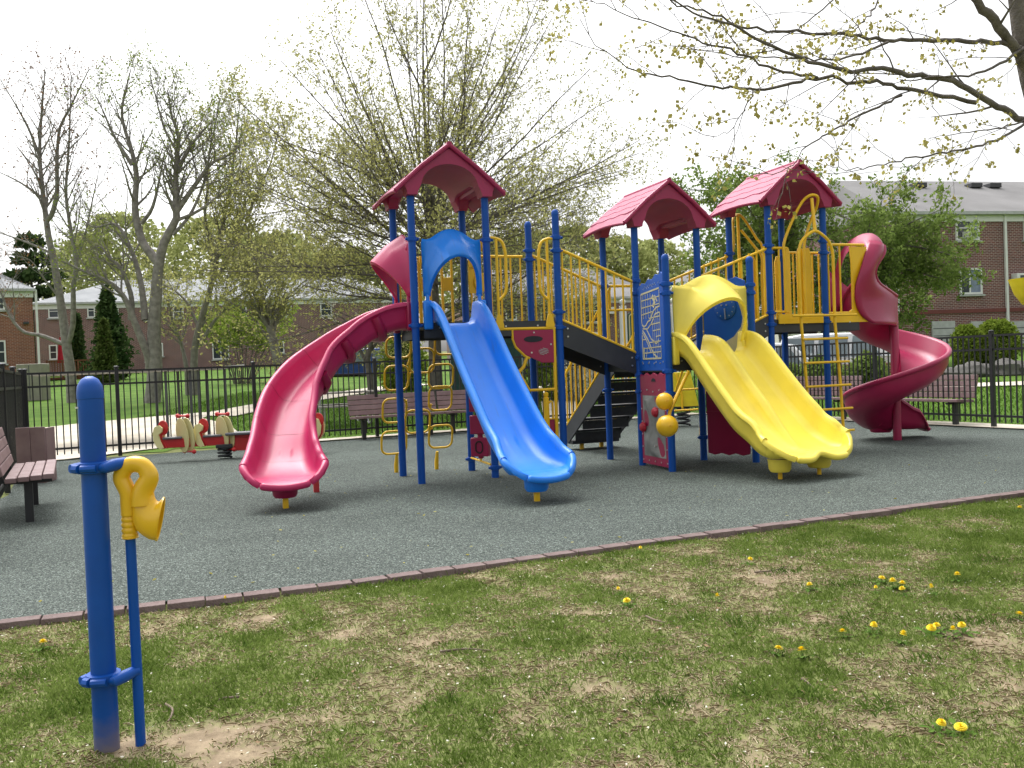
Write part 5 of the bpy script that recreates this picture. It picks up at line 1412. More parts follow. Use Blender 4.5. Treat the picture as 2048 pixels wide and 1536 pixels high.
# ================================================================== TREES AND SHRUBS
M_BARK = mat('grey_bark', (.175, .161, .148), .9, col2=(.31, .29, .268), scale=7, bump=.8, bscale=25, spec=.1)
M_BARKD = mat('dark_bark', (.105, .093, .083), .9, col2=(.195, .176, .158), scale=8, bump=.8, bscale=30, spec=.1)
L_BUD = leaf_mat('bud_leaves', (.28, .28, .08), (.54, .53, .22), .45)
L_SPRG = leaf_mat('spring_leaves', (.16, .24, .03), (.34, .40, .09), .4)
L_GREEN = leaf_mat('green_leaves', (.105, .165, .036), (.27, .35, .10), .5)
L_MAPLE = leaf_mat('maple_leaves', (.26, .23, .05), (.46, .42, .14), .45)
L_DARK = leaf_mat('evergreen_needles', (.028, .060, .022), (.085, .130, .045), .2)
L_FAR = leaf_mat('far_foliage', (.20, .225, .07), (.39, .42, .17), .45, .25)
L_REDB = leaf_mat('red_buds', (.16, .075, .045), (.32, .19, .09), .3)
L_WHITE = leaf_mat('white_blossom', (.55, .52, .40), (.80, .78, .70), .3)
L_LIME = leaf_mat('lime_bush', (.12, .18, .022), (.26, .33, .055), .3)

def np_mesh(name, verts, faces, m, parent=None):
    """faces: (n,k) int array"""
    verts = np.asarray(verts, np.float32); faces = np.asarray(faces, np.int32)
    me = bpy.data.meshes.new(name)
    me.vertices.add(len(verts)); me.vertices.foreach_set('co', verts.ravel())
    n, k = faces.shape
    me.loops.add(n * k); me.loops.foreach_set('vertex_index', faces.ravel())
    me.polygons.add(n); me.polygons.foreach_set('loop_start', np.arange(0, n * k, k, dtype=np.int32))
    me.update(calc_edges=True); me.materials.append(m)
    o = bpy.data.objects.new(name, me); COL.objects.link(o)
    if parent: o.parent = parent
    return o

class Wood:
    def __init__(s): s.groups = {}
    def add(s, pts, rad):
        pts = np.asarray(pts, float); rad = np.asarray(rad, float)
        sides = 9 if rad[0] > .05 else 6 if rad[0] > .02 else 4 if rad[0] > .008 else 3
        s.groups.setdefault((len(pts), sides), []).append((pts, rad))
    def build(s, name, m, parent, origin):
        Vs, Fs, off = [], [], 0
        for (n, k), lst in s.groups.items():
            Pp = np.array([b[0] for b in lst]); Rr = np.array([b[1] for b in lst]); B = len(lst)
            T = np.empty_like(Pp); T[:, 1:-1] = Pp[:, 2:] - Pp[:, :-2]; T[:, 0] = Pp[:, 1] - Pp[:, 0]; T[:, -1] = Pp[:, -1] - Pp[:, -2]
            T /= np.linalg.norm(T, axis=2, keepdims=True) + 1e-9
            mean = T.mean(axis=1); ref = np.where(np.abs(mean[:, 2:3]) < .8, np.array([[0, 0, 1.]]), np.array([[1., 0, 0]]))
            S = np.cross(T, ref[:, None, :]); S /= np.linalg.norm(S, axis=2, keepdims=True) + 1e-9
            Uu = np.cross(S, T)
            a = np.arange(k) * 2 * np.pi / k
            ring = Pp[:, :, None, :] + Rr[:, :, None, None] * (S[:, :, None, :] * np.cos(a)[None, None, :, None] + Uu[:, :, None, :] * np.sin(a)[None, None, :, None])
            Vs.append(ring.reshape(-1, 3))
            base = (np.arange(B)[:, None, None] * n + np.arange(n - 1)[None, :, None]) * k
            j = np.arange(k)[None, None, :]; j2 = (j + 1) % k
            q = np.stack([base + j, base + j2, base + k + j2, base + k + j], axis=-1).reshape(-1, 4)
            Fs.append(q + off); off += B * n * k
        o = np_mesh(name, np.concatenate(Vs) - np.asarray(origin), np.concatenate(Fs), m, parent)
        o.data.shade_smooth()
        return o

def resample(pts, n):
    pts = np.asarray(pts, float); d = np.r_[0, np.cumsum(np.linalg.norm(np.diff(pts, axis=0), axis=1))]
    t = np.linspace(0, d[-1], n); return np.stack([np.interp(t, d, pts[:, i]) for i in range(3)], axis=1)

def spawn(par, rng, n, t0, t1, ang, ln, up=.0, curve=.12, seg=5, rf=.5, rmin=.003, taper=.5, droop=0.0, flat=None):
    pts, rad = par; m = len(pts); out = []
    az0 = rng.uniform(0, 6.28)
    for i in range(n):
        t = t0 + (t1 - t0) * (i + rng.uniform(.1, .9)) / n
        f = t * (m - 1); k = min(int(f), m - 2); u = f - k
        p = pts[k] * (1 - u) + pts[k + 1] * u; r = rad[k] * (1 - u) + rad[k + 1] * u
        tg = unit(pts[k + 1] - pts[k]); s, w = frame(tg)
        az = az0 + i * 2.4 + rng.uniform(-.5, .5)
        per = s * math.cos(az) + w * math.sin(az)
        if flat is not None: per = unit(per * (1 - flat) + unit(np.cross(tg, V(0, 0, 1))) * flat * (1 if i % 2 else -1) + V(0, 0, .001))
        a = ang * rng.uniform(.75, 1.25)
        d = unit(tg * math.cos(a) + per * math.sin(a))
        L_ = ln * rng.uniform(.65, 1.2) * (1 - taper * t)
        st = L_ / (seg - 1); q = [p]
        for j in range(seg - 1):
            d = unit(d + V(0, 0, up * .25) + np.array([rng.gauss(0, curve) for _ in range(3)]) - V(0, 0, droop * .25 * j / seg))
            q.append(q[-1] + d * st)
        r0 = max(rmin, min(r * .8, r * rf))
        out.append((np.array(q), np.linspace(r0, max(rmin * .55, r0 * .3), seg)))
    return out

def leaves_at(cent, size, rng_np, spread, aspect=1.7, hang=0.0, fold=False):
    """random leaf quads (pointed) around the given centres"""
    cent = np.asarray(cent); n = len(cent)
    c = cent + rng_np.normal(0, 1, (n, 3)) * spread
    d = rng_np.normal(0, 1, (n, 3)); d[:, 2] -= hang; d /= np.linalg.norm(d, axis=1, keepdims=True)
    e = np.cross(d, rng_np.normal(0, 1, (n, 3))); e /= np.linalg.norm(e, axis=1, keepdims=True) + 1e-9
    s = size * rng_np.uniform(.6, 1.35, (n, 1))
    p0 = c; p1 = c + d * s * .5 * aspect + e * s * .5; p2 = c + d * s * aspect; p3 = c + d * s * .5 * aspect - e * s * .5
    Vv = np.stack([p0, p1, p2, p3], axis=1).reshape(-1, 3)
    return Vv, np.arange(n * 4).reshape(-1, 4)

def points_on(branches, per, rng, t0=.2):
    out = []
    for pts, rad in branches:
        m = len(pts)
        for _ in range(per if isinstance(per, int) else (int(per) + (rng.random() < per % 1))):
            f = rng.uniform(t0, 1) * (m - 1); k = min(int(f), m - 2); u = f - k
            out.append(pts[k] * (1 - u) + pts[k + 1] * u)
    return out

def tree_obj(name, base, label, cat='tree', group=None): return empty(name, base, 0, label, cat, group)
def leaf_part(parent, base, cents, size, m, seed, spread, name='foliage', **k):
    v, f = leaves_at(cents, size, np.random.default_rng(seed), spread, **k)
    o = np_mesh(name, v - np.asarray(base), f, m, parent); o['kind'] = 'stuff'
    return o

# --- the big budding tree behind the first tower
def big_tree():
    rng = random.Random(11); b = tp(872, 806); D = b[1]
    root = tree_obj('budding_tree', b, 'broad fan-shaped tree in bud behind the first tower')
    top = at(848, -60, D)
    tr = [b + V(0, 0, -.2), at(868, 640, D), at(862, 500, D), at(856, 380, D), at(850, 250, D), at(846, 120, D), top]
    tr = resample(smooth_path(tr, 24), 22); rt = np.interp(np.linspace(0, 1, 22), [0, .06, .35, .6, 1], [.27, .205, .16, .05, .010])
    wood = Wood(); wood.add(tr, rt)
    limbs = []
    def limb(h, az, ang, L_, up, r0):
        k = np.searchsorted(tr[:, 2], b[2] + h); k = min(max(k, 1), 20); p = tr[k]
        d = V(math.cos(az) * math.sin(ang), math.sin(az) * math.sin(ang), math.cos(ang)); q = [p]
        seg = 11
        for j in range(seg - 1):
            d = unit(d + V(0, 0, up * .10) + np.array([rng.gauss(0, .045) for _ in range(3)])); q.append(q[-1] + d * L_ / (seg - 1))
        limbs.append((np.array(q), np.linspace(r0, .010, seg)))
    for i in range(58):      # fan of straight limbs rising from the fork, even over the dome
        ct = 1 - 1.02 * ((i + .5) / 58); ang = math.acos(max(-.05, ct)) * rng.uniform(.94, 1.06)
        limb(3.4 + 2.3 * ((i * .37) % 1), i * 2.39996 + rng.uniform(-.2, .2), ang, rng.uniform(5.6, 6.6) + 1.1 * max(0, ct), .07, rng.uniform(.030, .048))
    for i in range(38):      # spreading lower limbs
        h = 1.7 + 3.4 * (i / 38); ang = R(rng.uniform(74, 98)); limb(h, i * 2.4 + rng.uniform(-.4, .4), ang, rng.uniform(4.4, 6.6), rng.uniform(-.1, .28), rng.uniform(.032, .052))
    for i in range(2): limb(7.0 + 3.5 * rng.random(), i * 2.4, R(rng.uniform(15, 50)), rng.uniform(3.0, 4.6), .3, .035)
    tw_all = []
    for br in limbs:
        wood.add(*br)
        L_ = np.linalg.norm(br[0][-1] - br[0][0])
        sec = spawn(br, rng, 13, .18, .98, R(38), L_ * .36, up=.35, curve=.07, seg=6, rf=.5, rmin=.006, taper=.55)
        for s in sec:
            wood.add(*s)
            tw = spawn(s, rng, 6, .15, .98, R(40), .75, up=.3, curve=.10, seg=4, rf=.55, rmin=.0045, taper=.4)
            for t in tw: wood.add(*t)
            t4 = [q for t in tw for q in spawn(t, rng, 2, .15, .95, R(38), .42, up=.25, curve=.10, seg=3, rf=.7, rmin=.0036, taper=.3)]
            for t in t4: wood.add(*t)
            tw_all += tw + t4; tw_all.append((s[0][2:], s[1][2:]))
    wood.build('trunk', M_BARKD, root, b)
    leaf_part(root, b, points_on(tw_all, 2.8, rng, .12), .047, L_BUD, 5, .022)
    return root
big_tree()

# --- trees whose main limbs are set out one by one
def traced_tree(name, label, base, D, limbs, seed, bark, leaf, leaf_size, per, n2=9, n3=5, l2=1.9, l3=.8, depth_jit=.8, spread=.05, group=None, up=.35, rscale=1.0, **kw):
    rng = random.Random(seed); root = tree_obj(name, base, label, 'tree', group); wood = Wood(); tws = []
    for li, L_ in enumerate(limbs):
        pts, r0, r1 = L_[0], L_[1] * rscale, L_[2] * rscale
        dj = (rng.uniform(-1, 1) * depth_jit) if li else 0
        W_ = [at(x, y, D + dj * (i / max(1, len(pts) - 1))) for i, (x, y) in enumerate(pts)]
        n = max(6, len(pts) * 3); W_ = resample(smooth_path(W_, n * 2), n)
        br = (W_, np.linspace(r0, r1, n)); wood.add(*br)
        Ln = np.linalg.norm(W_[-1] - W_[0])
        t0 = L_[3] if len(L_) > 3 else .35
        cnt = int(max(2, n2 * Ln / 5.0))
        for s in spawn(br, rng, cnt, t0, 1.0, R(42), l2, up=up, curve=.10, seg=6, rf=.45, rmin=.008, taper=.35):
            wood.add(*s)
            tw = spawn(s, rng, n3, .2, 1.0, R(42), l3, up=up, curve=.12, seg=4, rf=.5, rmin=.006, taper=.3)
            for t in tw: wood.add(*t)
            tws += tw
            for t in tw[::2]:
                t3 = spawn(t, rng, 3, .2, 1, R(40), l3 * .55, up=up, seg=3, rf=.6, rmin=.005)
                for q in t3: wood.add(*q)
                tws += t3
    wood.build('trunk', bark, root, base)
    if per: leaf_part(root, base, points_on(tws, per, rng, .1), leaf_size, leaf, seed, spread, **kw)
    return root
b = tp(141, 806)
traced_tree('forked_tree', 'tall grey forked tree with sparse reddish buds at far left', b, b[1], [
    ([(145, 812), (141, 742), (133, 690), (125, 627), (115, 565), (108, 523), (98, 477), (89, 411), (81, 337), (80, 281), (85, 206), (90, 140)], .21, .02, .55),
    ([(135, 690), (146, 648), (147, 565), (154, 534), (140, 450), (132, 385), (138, 288), (143, 150)], .11, .015),
    ([(126, 688), (83, 671), (46, 663), (17, 627), (4, 590), (-20, 540)], .09, .02, .4),
    ([(95, 440), (104, 428), (114, 386), (114, 320), (120, 255), (140, 216), (178, 138)], .10, .014, .3),
    ([(82, 320), (62, 268), (39, 223), (0, 158)], .06, .012), ([(90, 400), (42, 366), (-10, 340)], .06, .012), ([(102, 506), (49, 483), (-10, 462)], .06, .014),
    ([(122, 600), (90, 560), (60, 520), (20, 510)], .05, .012), ([(150, 534), (170, 470), (185, 400), (200, 330)], .05, .01)], 21, M_BARK, L_REDB, .050, 1.0, n2=17, n3=6, l2=1.8, rscale=.9)
b = tp(306, 806)
traced_tree('old_tree', 'massive grey tree with crooked arching limbs left of centre', b, b[1], [
    ([(304, 815), (310, 742), (308, 669), (312, 596), (317, 534), (329, 483), (352, 440), (352, 421), (352, 337), (358, 272), (345, 239), (335, 180)], .27, .02, .6),
    ([(318, 530), (300, 505), (283, 480), (270, 418), (273, 353), (264, 304), (247, 249), (245, 210), (262, 138)], .15, .016, .3),
    ([(352, 425), (368, 402), (391, 369), (423, 327), (456, 311), (486, 285)], .10, .02, .25), ([(354, 345), (374, 304), (400, 268), (436, 232)], .08, .014, .2),
    ([(264, 330), (228, 272), (208, 226), (190, 190)], .07, .012), ([(283, 447), (306, 412), (325, 327), (330, 300)], .07, .014),
    ([(300, 745), (296, 711), (275, 659), (250, 598), (219, 565), (171, 544), (125, 523)], .15, .03, .5), ([(262, 640), (262, 590), (240, 534), (221, 519), (200, 492), (180, 500)], .11, .02, .4),
    ([(290, 640), (285, 586), (273, 530), (256, 486), (231, 448), (190, 455), (165, 440)], .12, .02, .4), ([(356, 440), (400, 420), (450, 380), (500, 330)], .06, .012), ([(345, 470), (380, 430), (410, 360), (420, 300), (440, 200)], .06, .012), ([(352, 300), (330, 260), (318, 220), (300, 150)], .05, .01)], 33, M_BARK, L_SPRG, .050, 1.5, n2=19, n3=7, l2=1.9)
b = tp(395, 790)
traced_tree('young_tree', 'slimmer double-stemmed tree right of the massive grey tree', b, b[1], [
    ([(392, 795), (388, 730), (392, 680), (408, 620), (425, 560), (440, 480), (455, 400), (470, 300), (480, 200)], .15, .015, .4),
    ([(376, 790), (372, 730), (360, 680), (345, 640), (335, 600)], .10, .03, .4), ([(400, 690), (415, 665), (430, 640), (470, 600), (520, 560)], .08, .015), ([(398, 660), (440, 600), (500, 560), (570, 540)], .06, .012, .3), ([(395, 650), (370, 600), (330, 570), (290, 560)], .06, .012, .3), ([(420, 570), (470, 500), (500, 420), (540, 330), (560, 250)], .08, .012, .3), ([(430, 520), (410, 440), (415, 360), (400, 260)], .07, .012, .3)], 44, M_BARK, L_BUD, .058, 4.0, n2=22, n3=8, l2=2.0)
b = tp(556, 795)
traced_tree('leaning_stub_tree', 'pale leaning trunk with a sawn-off top beside the magenta slide', b, b[1] + 1.5, [([(566, 800), (560, 745), (548, 690), (540, 650)], .19, .15, .9), ([(548, 700), (535, 640), (520, 560), (500, 480), (480, 400)], .07, .012, .3), ([(545, 680), (560, 620), (600, 570), (640, 540)], .05, .012, .3), ([(545, 690), (510, 640), (470, 610), (430, 590)], .05, .012, .3)], 45, M_BARK, L_BUD, .060, 7, n2=22, n3=7, l2=2.1)
b = tp(745, 806)
traced_tree('blossom_tree', 'small crooked tree with white blossom behind the fence', b, b[1], [
    ([(745, 812), (740, 760), (735, 720), (742, 690), (745, 650)], .13, .04, .6), ([(738, 735), (720, 700), (705, 670), (690, 640), (660, 625)], .06, .015, .2), ([(742, 700), (765, 670), (780, 640)], .05, .015, .2), ([(728, 720), (745, 680), (760, 620)], .05, .012, .2)], 46, M_BARKD, L_WHITE, .07, 2.0, n2=12, n3=4, l2=1.2, l3=.5, up=.1)
# multi-stemmed shrub
b = tp(485, 768)
rngS = random.Random(4)
st_ = []
for k in range(13):
    x0 = 470 + 34 * k / 12; x1 = 405 + 165 * k / 12 + rngS.uniform(-10, 10)
    st_.append(([(x0, 772), (x0 * .8 + x1 * .2, 735), (x0 * .45 + x1 * .55, 690), (x1, 640 + rngS.uniform(-12, 12))], .035, .010, .45))
traced_tree('multi_stem_shrub', 'many-stemmed spreading shrub with yellow-green leaves on the lawn', b, b[1], st_, 47, M_BARKD, L_SPRG, .095, 3.0, n2=14, n3=4, l2=1.1, l3=.5, up=.15, depth_jit=1.0)
# leafy tree behind the right towers
b = tp(1585, 760); b = V(b[0], b[1] + 3, ground_z(b[0], b[1] + 3)); DG = b[1]
rngG = random.Random(9); gl = [([(1578, 765), (1572, 720), (1565, 670), (1555, 600), (1560, 520), (1575, 430), (1590, 350)], .17, .02, .3), ([(1585, 740), (1612, 690), (1645, 640), (1690, 580), (1720, 520), (1740, 450)], .13, .02, .3)]
for k in range(26):
    x0, y0 = rngG.choice([(1562, 600), (1570, 500), (1580, 420), (1690, 580), (1725, 500), (1565, 560)])
    a = rngG.uniform(-3.0, .15); L_ = rngG.uniform(110, 215)
    ex, ey = x0 + math.cos(a) * L_ * 1.15, max(330, y0 + math.sin(a) * L_ * .6 + rngG.uniform(-15, 70))
    ex = min(1912, max(1372, ex)); gl.append(([(x0, y0), ((x0 + ex) / 2, (y0 + ey) / 2 - 14), (ex, ey)], .055, .012, .15))
for ex, ey in ((1920, 540), (1900, 480), (1880, 420), (1860, 590), (1830, 640), (1800, 380), (1390, 560), (1380, 480), (1420, 400), (1470, 380), (1850, 450), (1780, 560), (1760, 640), (1890, 560), (1700, 470), (1440, 620), (1500, 600), (1680, 620), (1790, 480)):
    gl.append(([(1690 if ex > 1650 else 1562, 570), ((1690 if ex > 1650 else 1562) * .5 + ex * .5, 555 * .5 + ey * .5 - 20), (ex, ey)], .06, .012, .15))
traced_tree('leafy_tree', 'dense green leafy tree behind the two right-hand roofs', b, DG, gl, 51, M_BARKD, L_GREEN, .082, 8, n2=13, n3=6, l2=1.25, l3=.6, up=.15, depth_jit=2.4, spread=.10)

# --- overhanging maple: trunk stands just outside the right edge
mb_ = V(4.75, 7.9, -.06)
rng = random.Random(77); root = tree_obj('overhanging_maple', mb_, 'maple branches with young yellow-green leaves reaching in at upper right'); wood = Wood(); tws = []
def tl_(pts, r0, r1, D0=7.6, D1=6.6, n2=7, t0=.12):
    W_ = [at(x, y, D0 + (D1 - D0) * i / (len(pts) - 1)) for i, (x, y) in enumerate(pts)]
    n = len(pts) * 4; W_ = resample(smooth_path(W_, n * 2), n); W_ += np.array([[rng.gauss(0, .008) for _ in range(3)] for _ in range(n)])
    br = (W_, np.linspace(r0 * .58, r1 * .5, n)); wood.add(*br)
    if n2:
        for s in spawn(br, rng, n2, t0, 1.0, R(38), .62, up=.0, curve=.14, seg=6, rf=.4, rmin=.0035, taper=.3, droop=.1):
            wood.add(*s)
            tw = spawn(s, rng, 3, .25, 1.0, R(42), .26, up=-.05, curve=.15, seg=4, rf=.6, rmin=.0022, taper=.2, droop=.2)
            for t in tw: wood.add(*t)
            tws.extend(tw); tws.append((s[0][3:], s[1][3:]))
trunk = [mb_, at(2115, 700, 7.9), at(2110, 400, 7.85), at(2085, 250, 7.8), at(2052, 120, 7.7), at(2030, -30, 7.6), at(2010, -160, 7.6)]
wood.add(resample(smooth_path(trunk, 30), 24), np.interp(np.linspace(0, 1, 24), [0, .6, 1], [.17, .10, .055]))
tl_([(2062, 150), (2030, 105), (2000, 60), (1930, -25), (1880, -90)], .085, .05, 7.7, 7.2, 4, .4)
tl_([(2040, 95), (1995, 84), (1940, 83), (1860, 81), (1780, 82), (1700, 70), (1600, 66), (1490, 55), (1430, 30), (1380, 18), (1320, -10)], .036, .010, 7.6, 6.3, 11)
tl_([(2075, 262), (2048, 241), (1982, 204), (1894, 160), (1827, 153), (1761, 135), (1694, 144), (1619, 120), (1530, 89), (1472, 53), (1388, 27), (1335, -8)], .050, .010, 7.7, 6.0, 12)
tl_([(1951, 202), (1858, 186), (1774, 168), (1703, 162), (1632, 155), (1561, 171), (1508, 180), (1424, 171), (1353, 155), (1273, 142), (1229, 111), (1189, 86), (1160, 40)], .034, .006, 7.3, 5.9, 13)
tl_([(1632, 155), (1557, 142), (1495, 115), (1415, 89), (1331, 58), (1229, 22), (1180, -4)], .020, .006, 6.5, 5.9, 9)
tl_([(1805, 191), (1739, 222), (1690, 248), (1641, 275), (1601, 306), (1579, 337), (1500, 352)], .018, .004, 7.1, 6.2, 8)
tl_([(2080, 225), (2048, 248), (1982, 284), (1911, 301), (1832, 315), (1761, 330), (1708, 339), (1650, 328)], .022, .005, 7.6, 6.6, 9)
tl_([(2075, 80), (2048, 98), (1973, 142), (1885, 155), (1800, 160)], .028, .008, 7.7, 7.0, 6)
tl_([(1778, 84), (1716, 111), (1650, 120), (1539, 115), (1450, 110), (1380, 95)], .018, .005, 7.0, 6.2, 7)
tl_([(1760, -10), (1740, 30), (1700, 66)], .014, .008, 6.9, 6.7, 3); tl_([(1680, -10), (1620, 40), (1560, 80), (1510, 100)], .012, .005, 6.6, 6.2, 4)
tl_([(1508, 180), (1490, 220), (1460, 260), (1420, 280)], .010, .004, 6.1, 5.9, 4); tl_([(2060, 235), (2010, 255), (1950, 262), (1860, 275)], .014, .004, 7.6, 7.0, 5)
wood.build('trunk', M_BARKD, root, mb_)
cl_ = points_on(tws, 1.4, rng, .55)
leaf_part(root, mb_, [c for c in cl_ for _ in range(5)], .025, L_MAPLE, 8, .020, hang=.8, aspect=1.3)

# --- evergreens, shrubs, distant trees: crowns of many small leaf faces on limbs
def bushy(name, label, base, prof, H, n, size, leaf, seed, stem=.06, cat='shrub', group=None, bark=M_BARKD, layers=0, lump=.25, stems=1):
    """prof(t) -> radius at height fraction t"""
    rng = np.random.default_rng(seed); r_ = random.Random(seed); root = tree_obj(name, base, label, cat, group); wood = Wood()
    z0 = 0 if prof(0) > 0 else .1
    for k in range(stems):
        ox = r_.uniform(-.1, .1) * stems
        wood.add(resample([V(*base) + V(ox, 0, -.15), V(*base) + V(ox, 0, H * .5), V(*base) + V(ox * 1.5, 0, H * .96)], 8), np.linspace(stem, stem * .2, 8))
    t = rng.uniform(0, 1, n) ** .9; az = rng.uniform(0, 2 * np.pi, n)
    if layers: t = (np.floor(t * layers) + .5 + rng.normal(0, .09, n)) / layers
    pr = np.array([max(.02, prof(min(1, max(0, q)))) for q in t])
    lob = 1 + lump * np.sin(az * 3 + t * 9 + seed) * np.cos(t * 17 + az * 2) + lump * .6 * np.sin(az * 7 - t * 23)
    rad = pr * lob * np.sqrt(rng.uniform(.25, 1, n))
    c = np.stack([np.cos(az) * rad, np.sin(az) * rad, t * H], axis=1) + np.asarray(base)
    for k in range(24):
        tt = r_.uniform(.1, .9); a = r_.uniform(0, 6.28); rr = prof(tt) * .85; p0 = V(*base) + V(0, 0, tt * H * .9)
        wood.add(resample([p0, p0 + V(math.cos(a) * rr, math.sin(a) * rr, H * .05)], 4), np.linspace(stem * .35, stem * .1, 4))
    wood.build('stem', bark, root, base)
    leaf_part(root, base, c, size, leaf, seed, size * .3)
    return root
def on_ground(x, y, Y):
    p = at(x, y, Y); return V(p[0], p[1], ground_z(p[0], p[1]))
def height_to(base, x, y): return at(x, y, base[1])[2] - base[2]
b = on_ground(222, 745, 50); bushy('broad_conifer', 'broad dark green conifer in front of the row house', b, lambda t: 1.15 * (1 - t) ** .75 * (1 if t > .06 else .7), height_to(b, 205, 575), 7000, .14, L_DARK, 61, cat='tree', lump=.38)
b = on_ground(212, 748, 47); bushy('cone_conifer', 'narrow clipped conifer beside the broad conifer', b, lambda t: .62 * (1 - t) ** .7, height_to(b, 205, 642), 5000, .11, leaf_mat('olive_needles', (.045, .075, .018), (.12, .15, .045), .2), 62, cat='tree', lump=.16)
b = on_ground(158, 744, 54); bushy('cone_conifer', 'slim dark conifer behind the forked tree', b, lambda t: .5 * (1 - t) ** .6, height_to(b, 152, 630), 4000, .12, L_DARK, 63, cat='tree', lump=.16)
b = on_ground(70, 700, 78); bushy('pine_tree', 'dark layered pine behind the orange brick house', b, lambda t: 3.6 * (1 - t) ** .8 + .3, height_to(b, 75, 465), 6500, .30, leaf_mat('pine_needles', (.030, .060, .022), (.080, .120, .045), .15), 64, .2, 'tree', layers=8, lump=.5)
for i, (x, y, Y, w, yt, n) in enumerate(((250, 640, 84, 6.0, 430, 6000), (180, 660, 90, 4.5, 470, 4000), (430, 640, 82, 6.0, 440, 6000), (560, 640, 80, 5.5, 470, 6000), (690, 650, 78, 5.5, 500, 6000), (1060, 640, 80, 5.5, 470, 6000), (1150, 640, 86, 5.0, 455, 5000), (1235, 640, 84, 4.5, 478, 5000), (1310, 640, 90, 4.5, 485, 5000), (960, 640, 82, 6, 480, 6000))):
    b = on_ground(x, y, Y)
    names = ('rounded pale green tree far behind the row house roof', 'low pale tree between pine and row house roof', 'yellow-green tree rising behind the row house, centre left', 'hazy bud-green tree behind the stub tree', 'far green tree behind the blossom tree', 'far pale tree behind the landing', 'far pale tree above the ramp', 'bright yellow-green far tree right of the ramp', 'far green tree between the middle roof posts', 'far tree behind the blue hood')
    bushy('far_tree', names[i], b, lambda t, w=w: w * (.3 if t < .15 else (.3 + .7 * min(1, (t - .15) / .25)) if t < .45 else math.sqrt(max(.0, 1 - ((t - .45) / .56) ** 2))), height_to(b, x, yt), n, .30, L_FAR, 70 + i, .16, 'tree', 'trees beyond the houses', lump=.3)
b = on_ground(1934, 745, 25.5); bushy('clipped_bush', 'smaller lime-green clipped bush behind the right fence', b, lambda t: .40 * math.sqrt(max(.05, 1 - max(0, (t - .6) / .42) ** 2)) if t > .4 else .24 + .3 * t, height_to(b, 1930, 652), 6000, .05, L_LIME, 81, .05, 'bush', 'clipped bushes by the right building', lump=.1)
b = on_ground(1996, 745, 25.5); bushy('clipped_bush', 'larger lime-green clipped bush behind the right fence post', b, lambda t: .58 * math.sqrt(max(.05, 1 - max(0, (t - .6) / .42) ** 2)) if t > .4 else .3 + .5 * t, height_to(b, 1990, 642), 8000, .05, L_LIME, 82, .06, 'bush', 'clipped bushes by the right building', lump=.1)
for i, (x, y, Y, w, yt, n) in enumerate(((1640, 760, 23.5, .6, 715, 4000), (1735, 755, 23.5, .5, 708, 3500), (1560, 770, 23.8, .7, 722, 4000))):
    b = on_ground(x, y, Y); bushy('low_shrub', ('dark low shrub in front of the white car', 'dark low shrub left of the spiral slide', 'dark low shrub behind the yellow ladder')[i], b, lambda t, w=w: w * math.sin(min(1, t * .9 + .15) * math.pi) ** .5, height_to(b, x, yt), n, .06, L_GREEN, 83 + i, .04, 'shrub')
b = on_ground(806, 760, 33); bushy('round_shrub', 'bright green round shrub behind the loop climber', b, lambda t: .85 * math.sin(min(1, t * .9 + .12) * math.pi) ** .5, height_to(b, 806, 668), 5000, .085, L_LIME, 87, .05, 'shrub')
b = on_ground(1092, 772, 27); bushy('flowering_shrub', 'pale flowering shrub beyond the fence by the stairs', b, lambda t: .7 * math.sin(min(1, t * .9 + .12) * math.pi) ** .5, height_to(b, 1092, 718), 2600, .07, L_LIME, 88, .04, 'shrub')
b = on_ground(1165, 775, 27); bushy('flowering_shrub', 'white flowering shrub seen through the stair railing', b, lambda t: .8 * math.sin(min(1, t * .9 + .12) * math.pi) ** .5, height_to(b, 1165, 722), 2600, .07, L_WHITE, 89, .04, 'shrub')
# boulders under the clipped bushes, low brick planter
M_STONE = mat('boulder_grey', (.085, .080, .074), .9, col2=(.16, .152, .142), scale=3, bump=.6, bscale=12)
for i, (x, y, r) in enumerate(((1925, 748, .26), (1948, 746, .32), (1972, 744, .27), (2012, 742, .36), (2040, 742, .30), (1903, 750, .22))):
    p = on_ground(x, y, 24.6); rr = random.Random(i); mb = MB()
    prof = [(r * math.sin(R(a)) * (1 + .12 * math.sin(a * .09 + i)), -r * .8 * math.cos(R(a)) + r * .5) for a in range(0, 181, 15)]
    mb.lathe((0, 0, 0), prof, 14); mb.v = [(a * (1 + .15 * math.sin(c * 7 + i) + .1 * math.sin(a * 9)), b_ * (1 + .12 * math.cos(a * 8 + i)), c * (1 + .08 * math.sin(b_ * 9))) for a, b_, c in mb.v]
    o = mb.build('boulder', M_STONE); o.location = tuple(p)
    tag(o, ('grey boulder left of the fence post under the smaller bush', 'rounded grey boulder between the two clipped bushes', 'grey boulder just left of the tall right fence post', 'largest grey boulder, right of the tall fence post', 'rightmost grey boulder at the frame edge', 'leftmost small boulder in the row under the bushes')[i], 'boulder', 'boulders by the right lawn')
pw = on_ground(1520, 770, 24.6); pw1 = on_ground(1800, 762, 24.6)
o = MB().box((0, 0, 0), (np.linalg.norm((pw1 - pw)[:2]), .25, .75)).build('brick_planter', BR_O, smooth=False); o.location = tuple((pw + pw1) / 2 + V(0, .3, .25)); o.rotation_euler = (0, 0, math.atan2(pw1[1] - pw[1], pw1[0] - pw[0]))
tag(o, 'low orange brick planter wall beyond the right fence', 'planter')
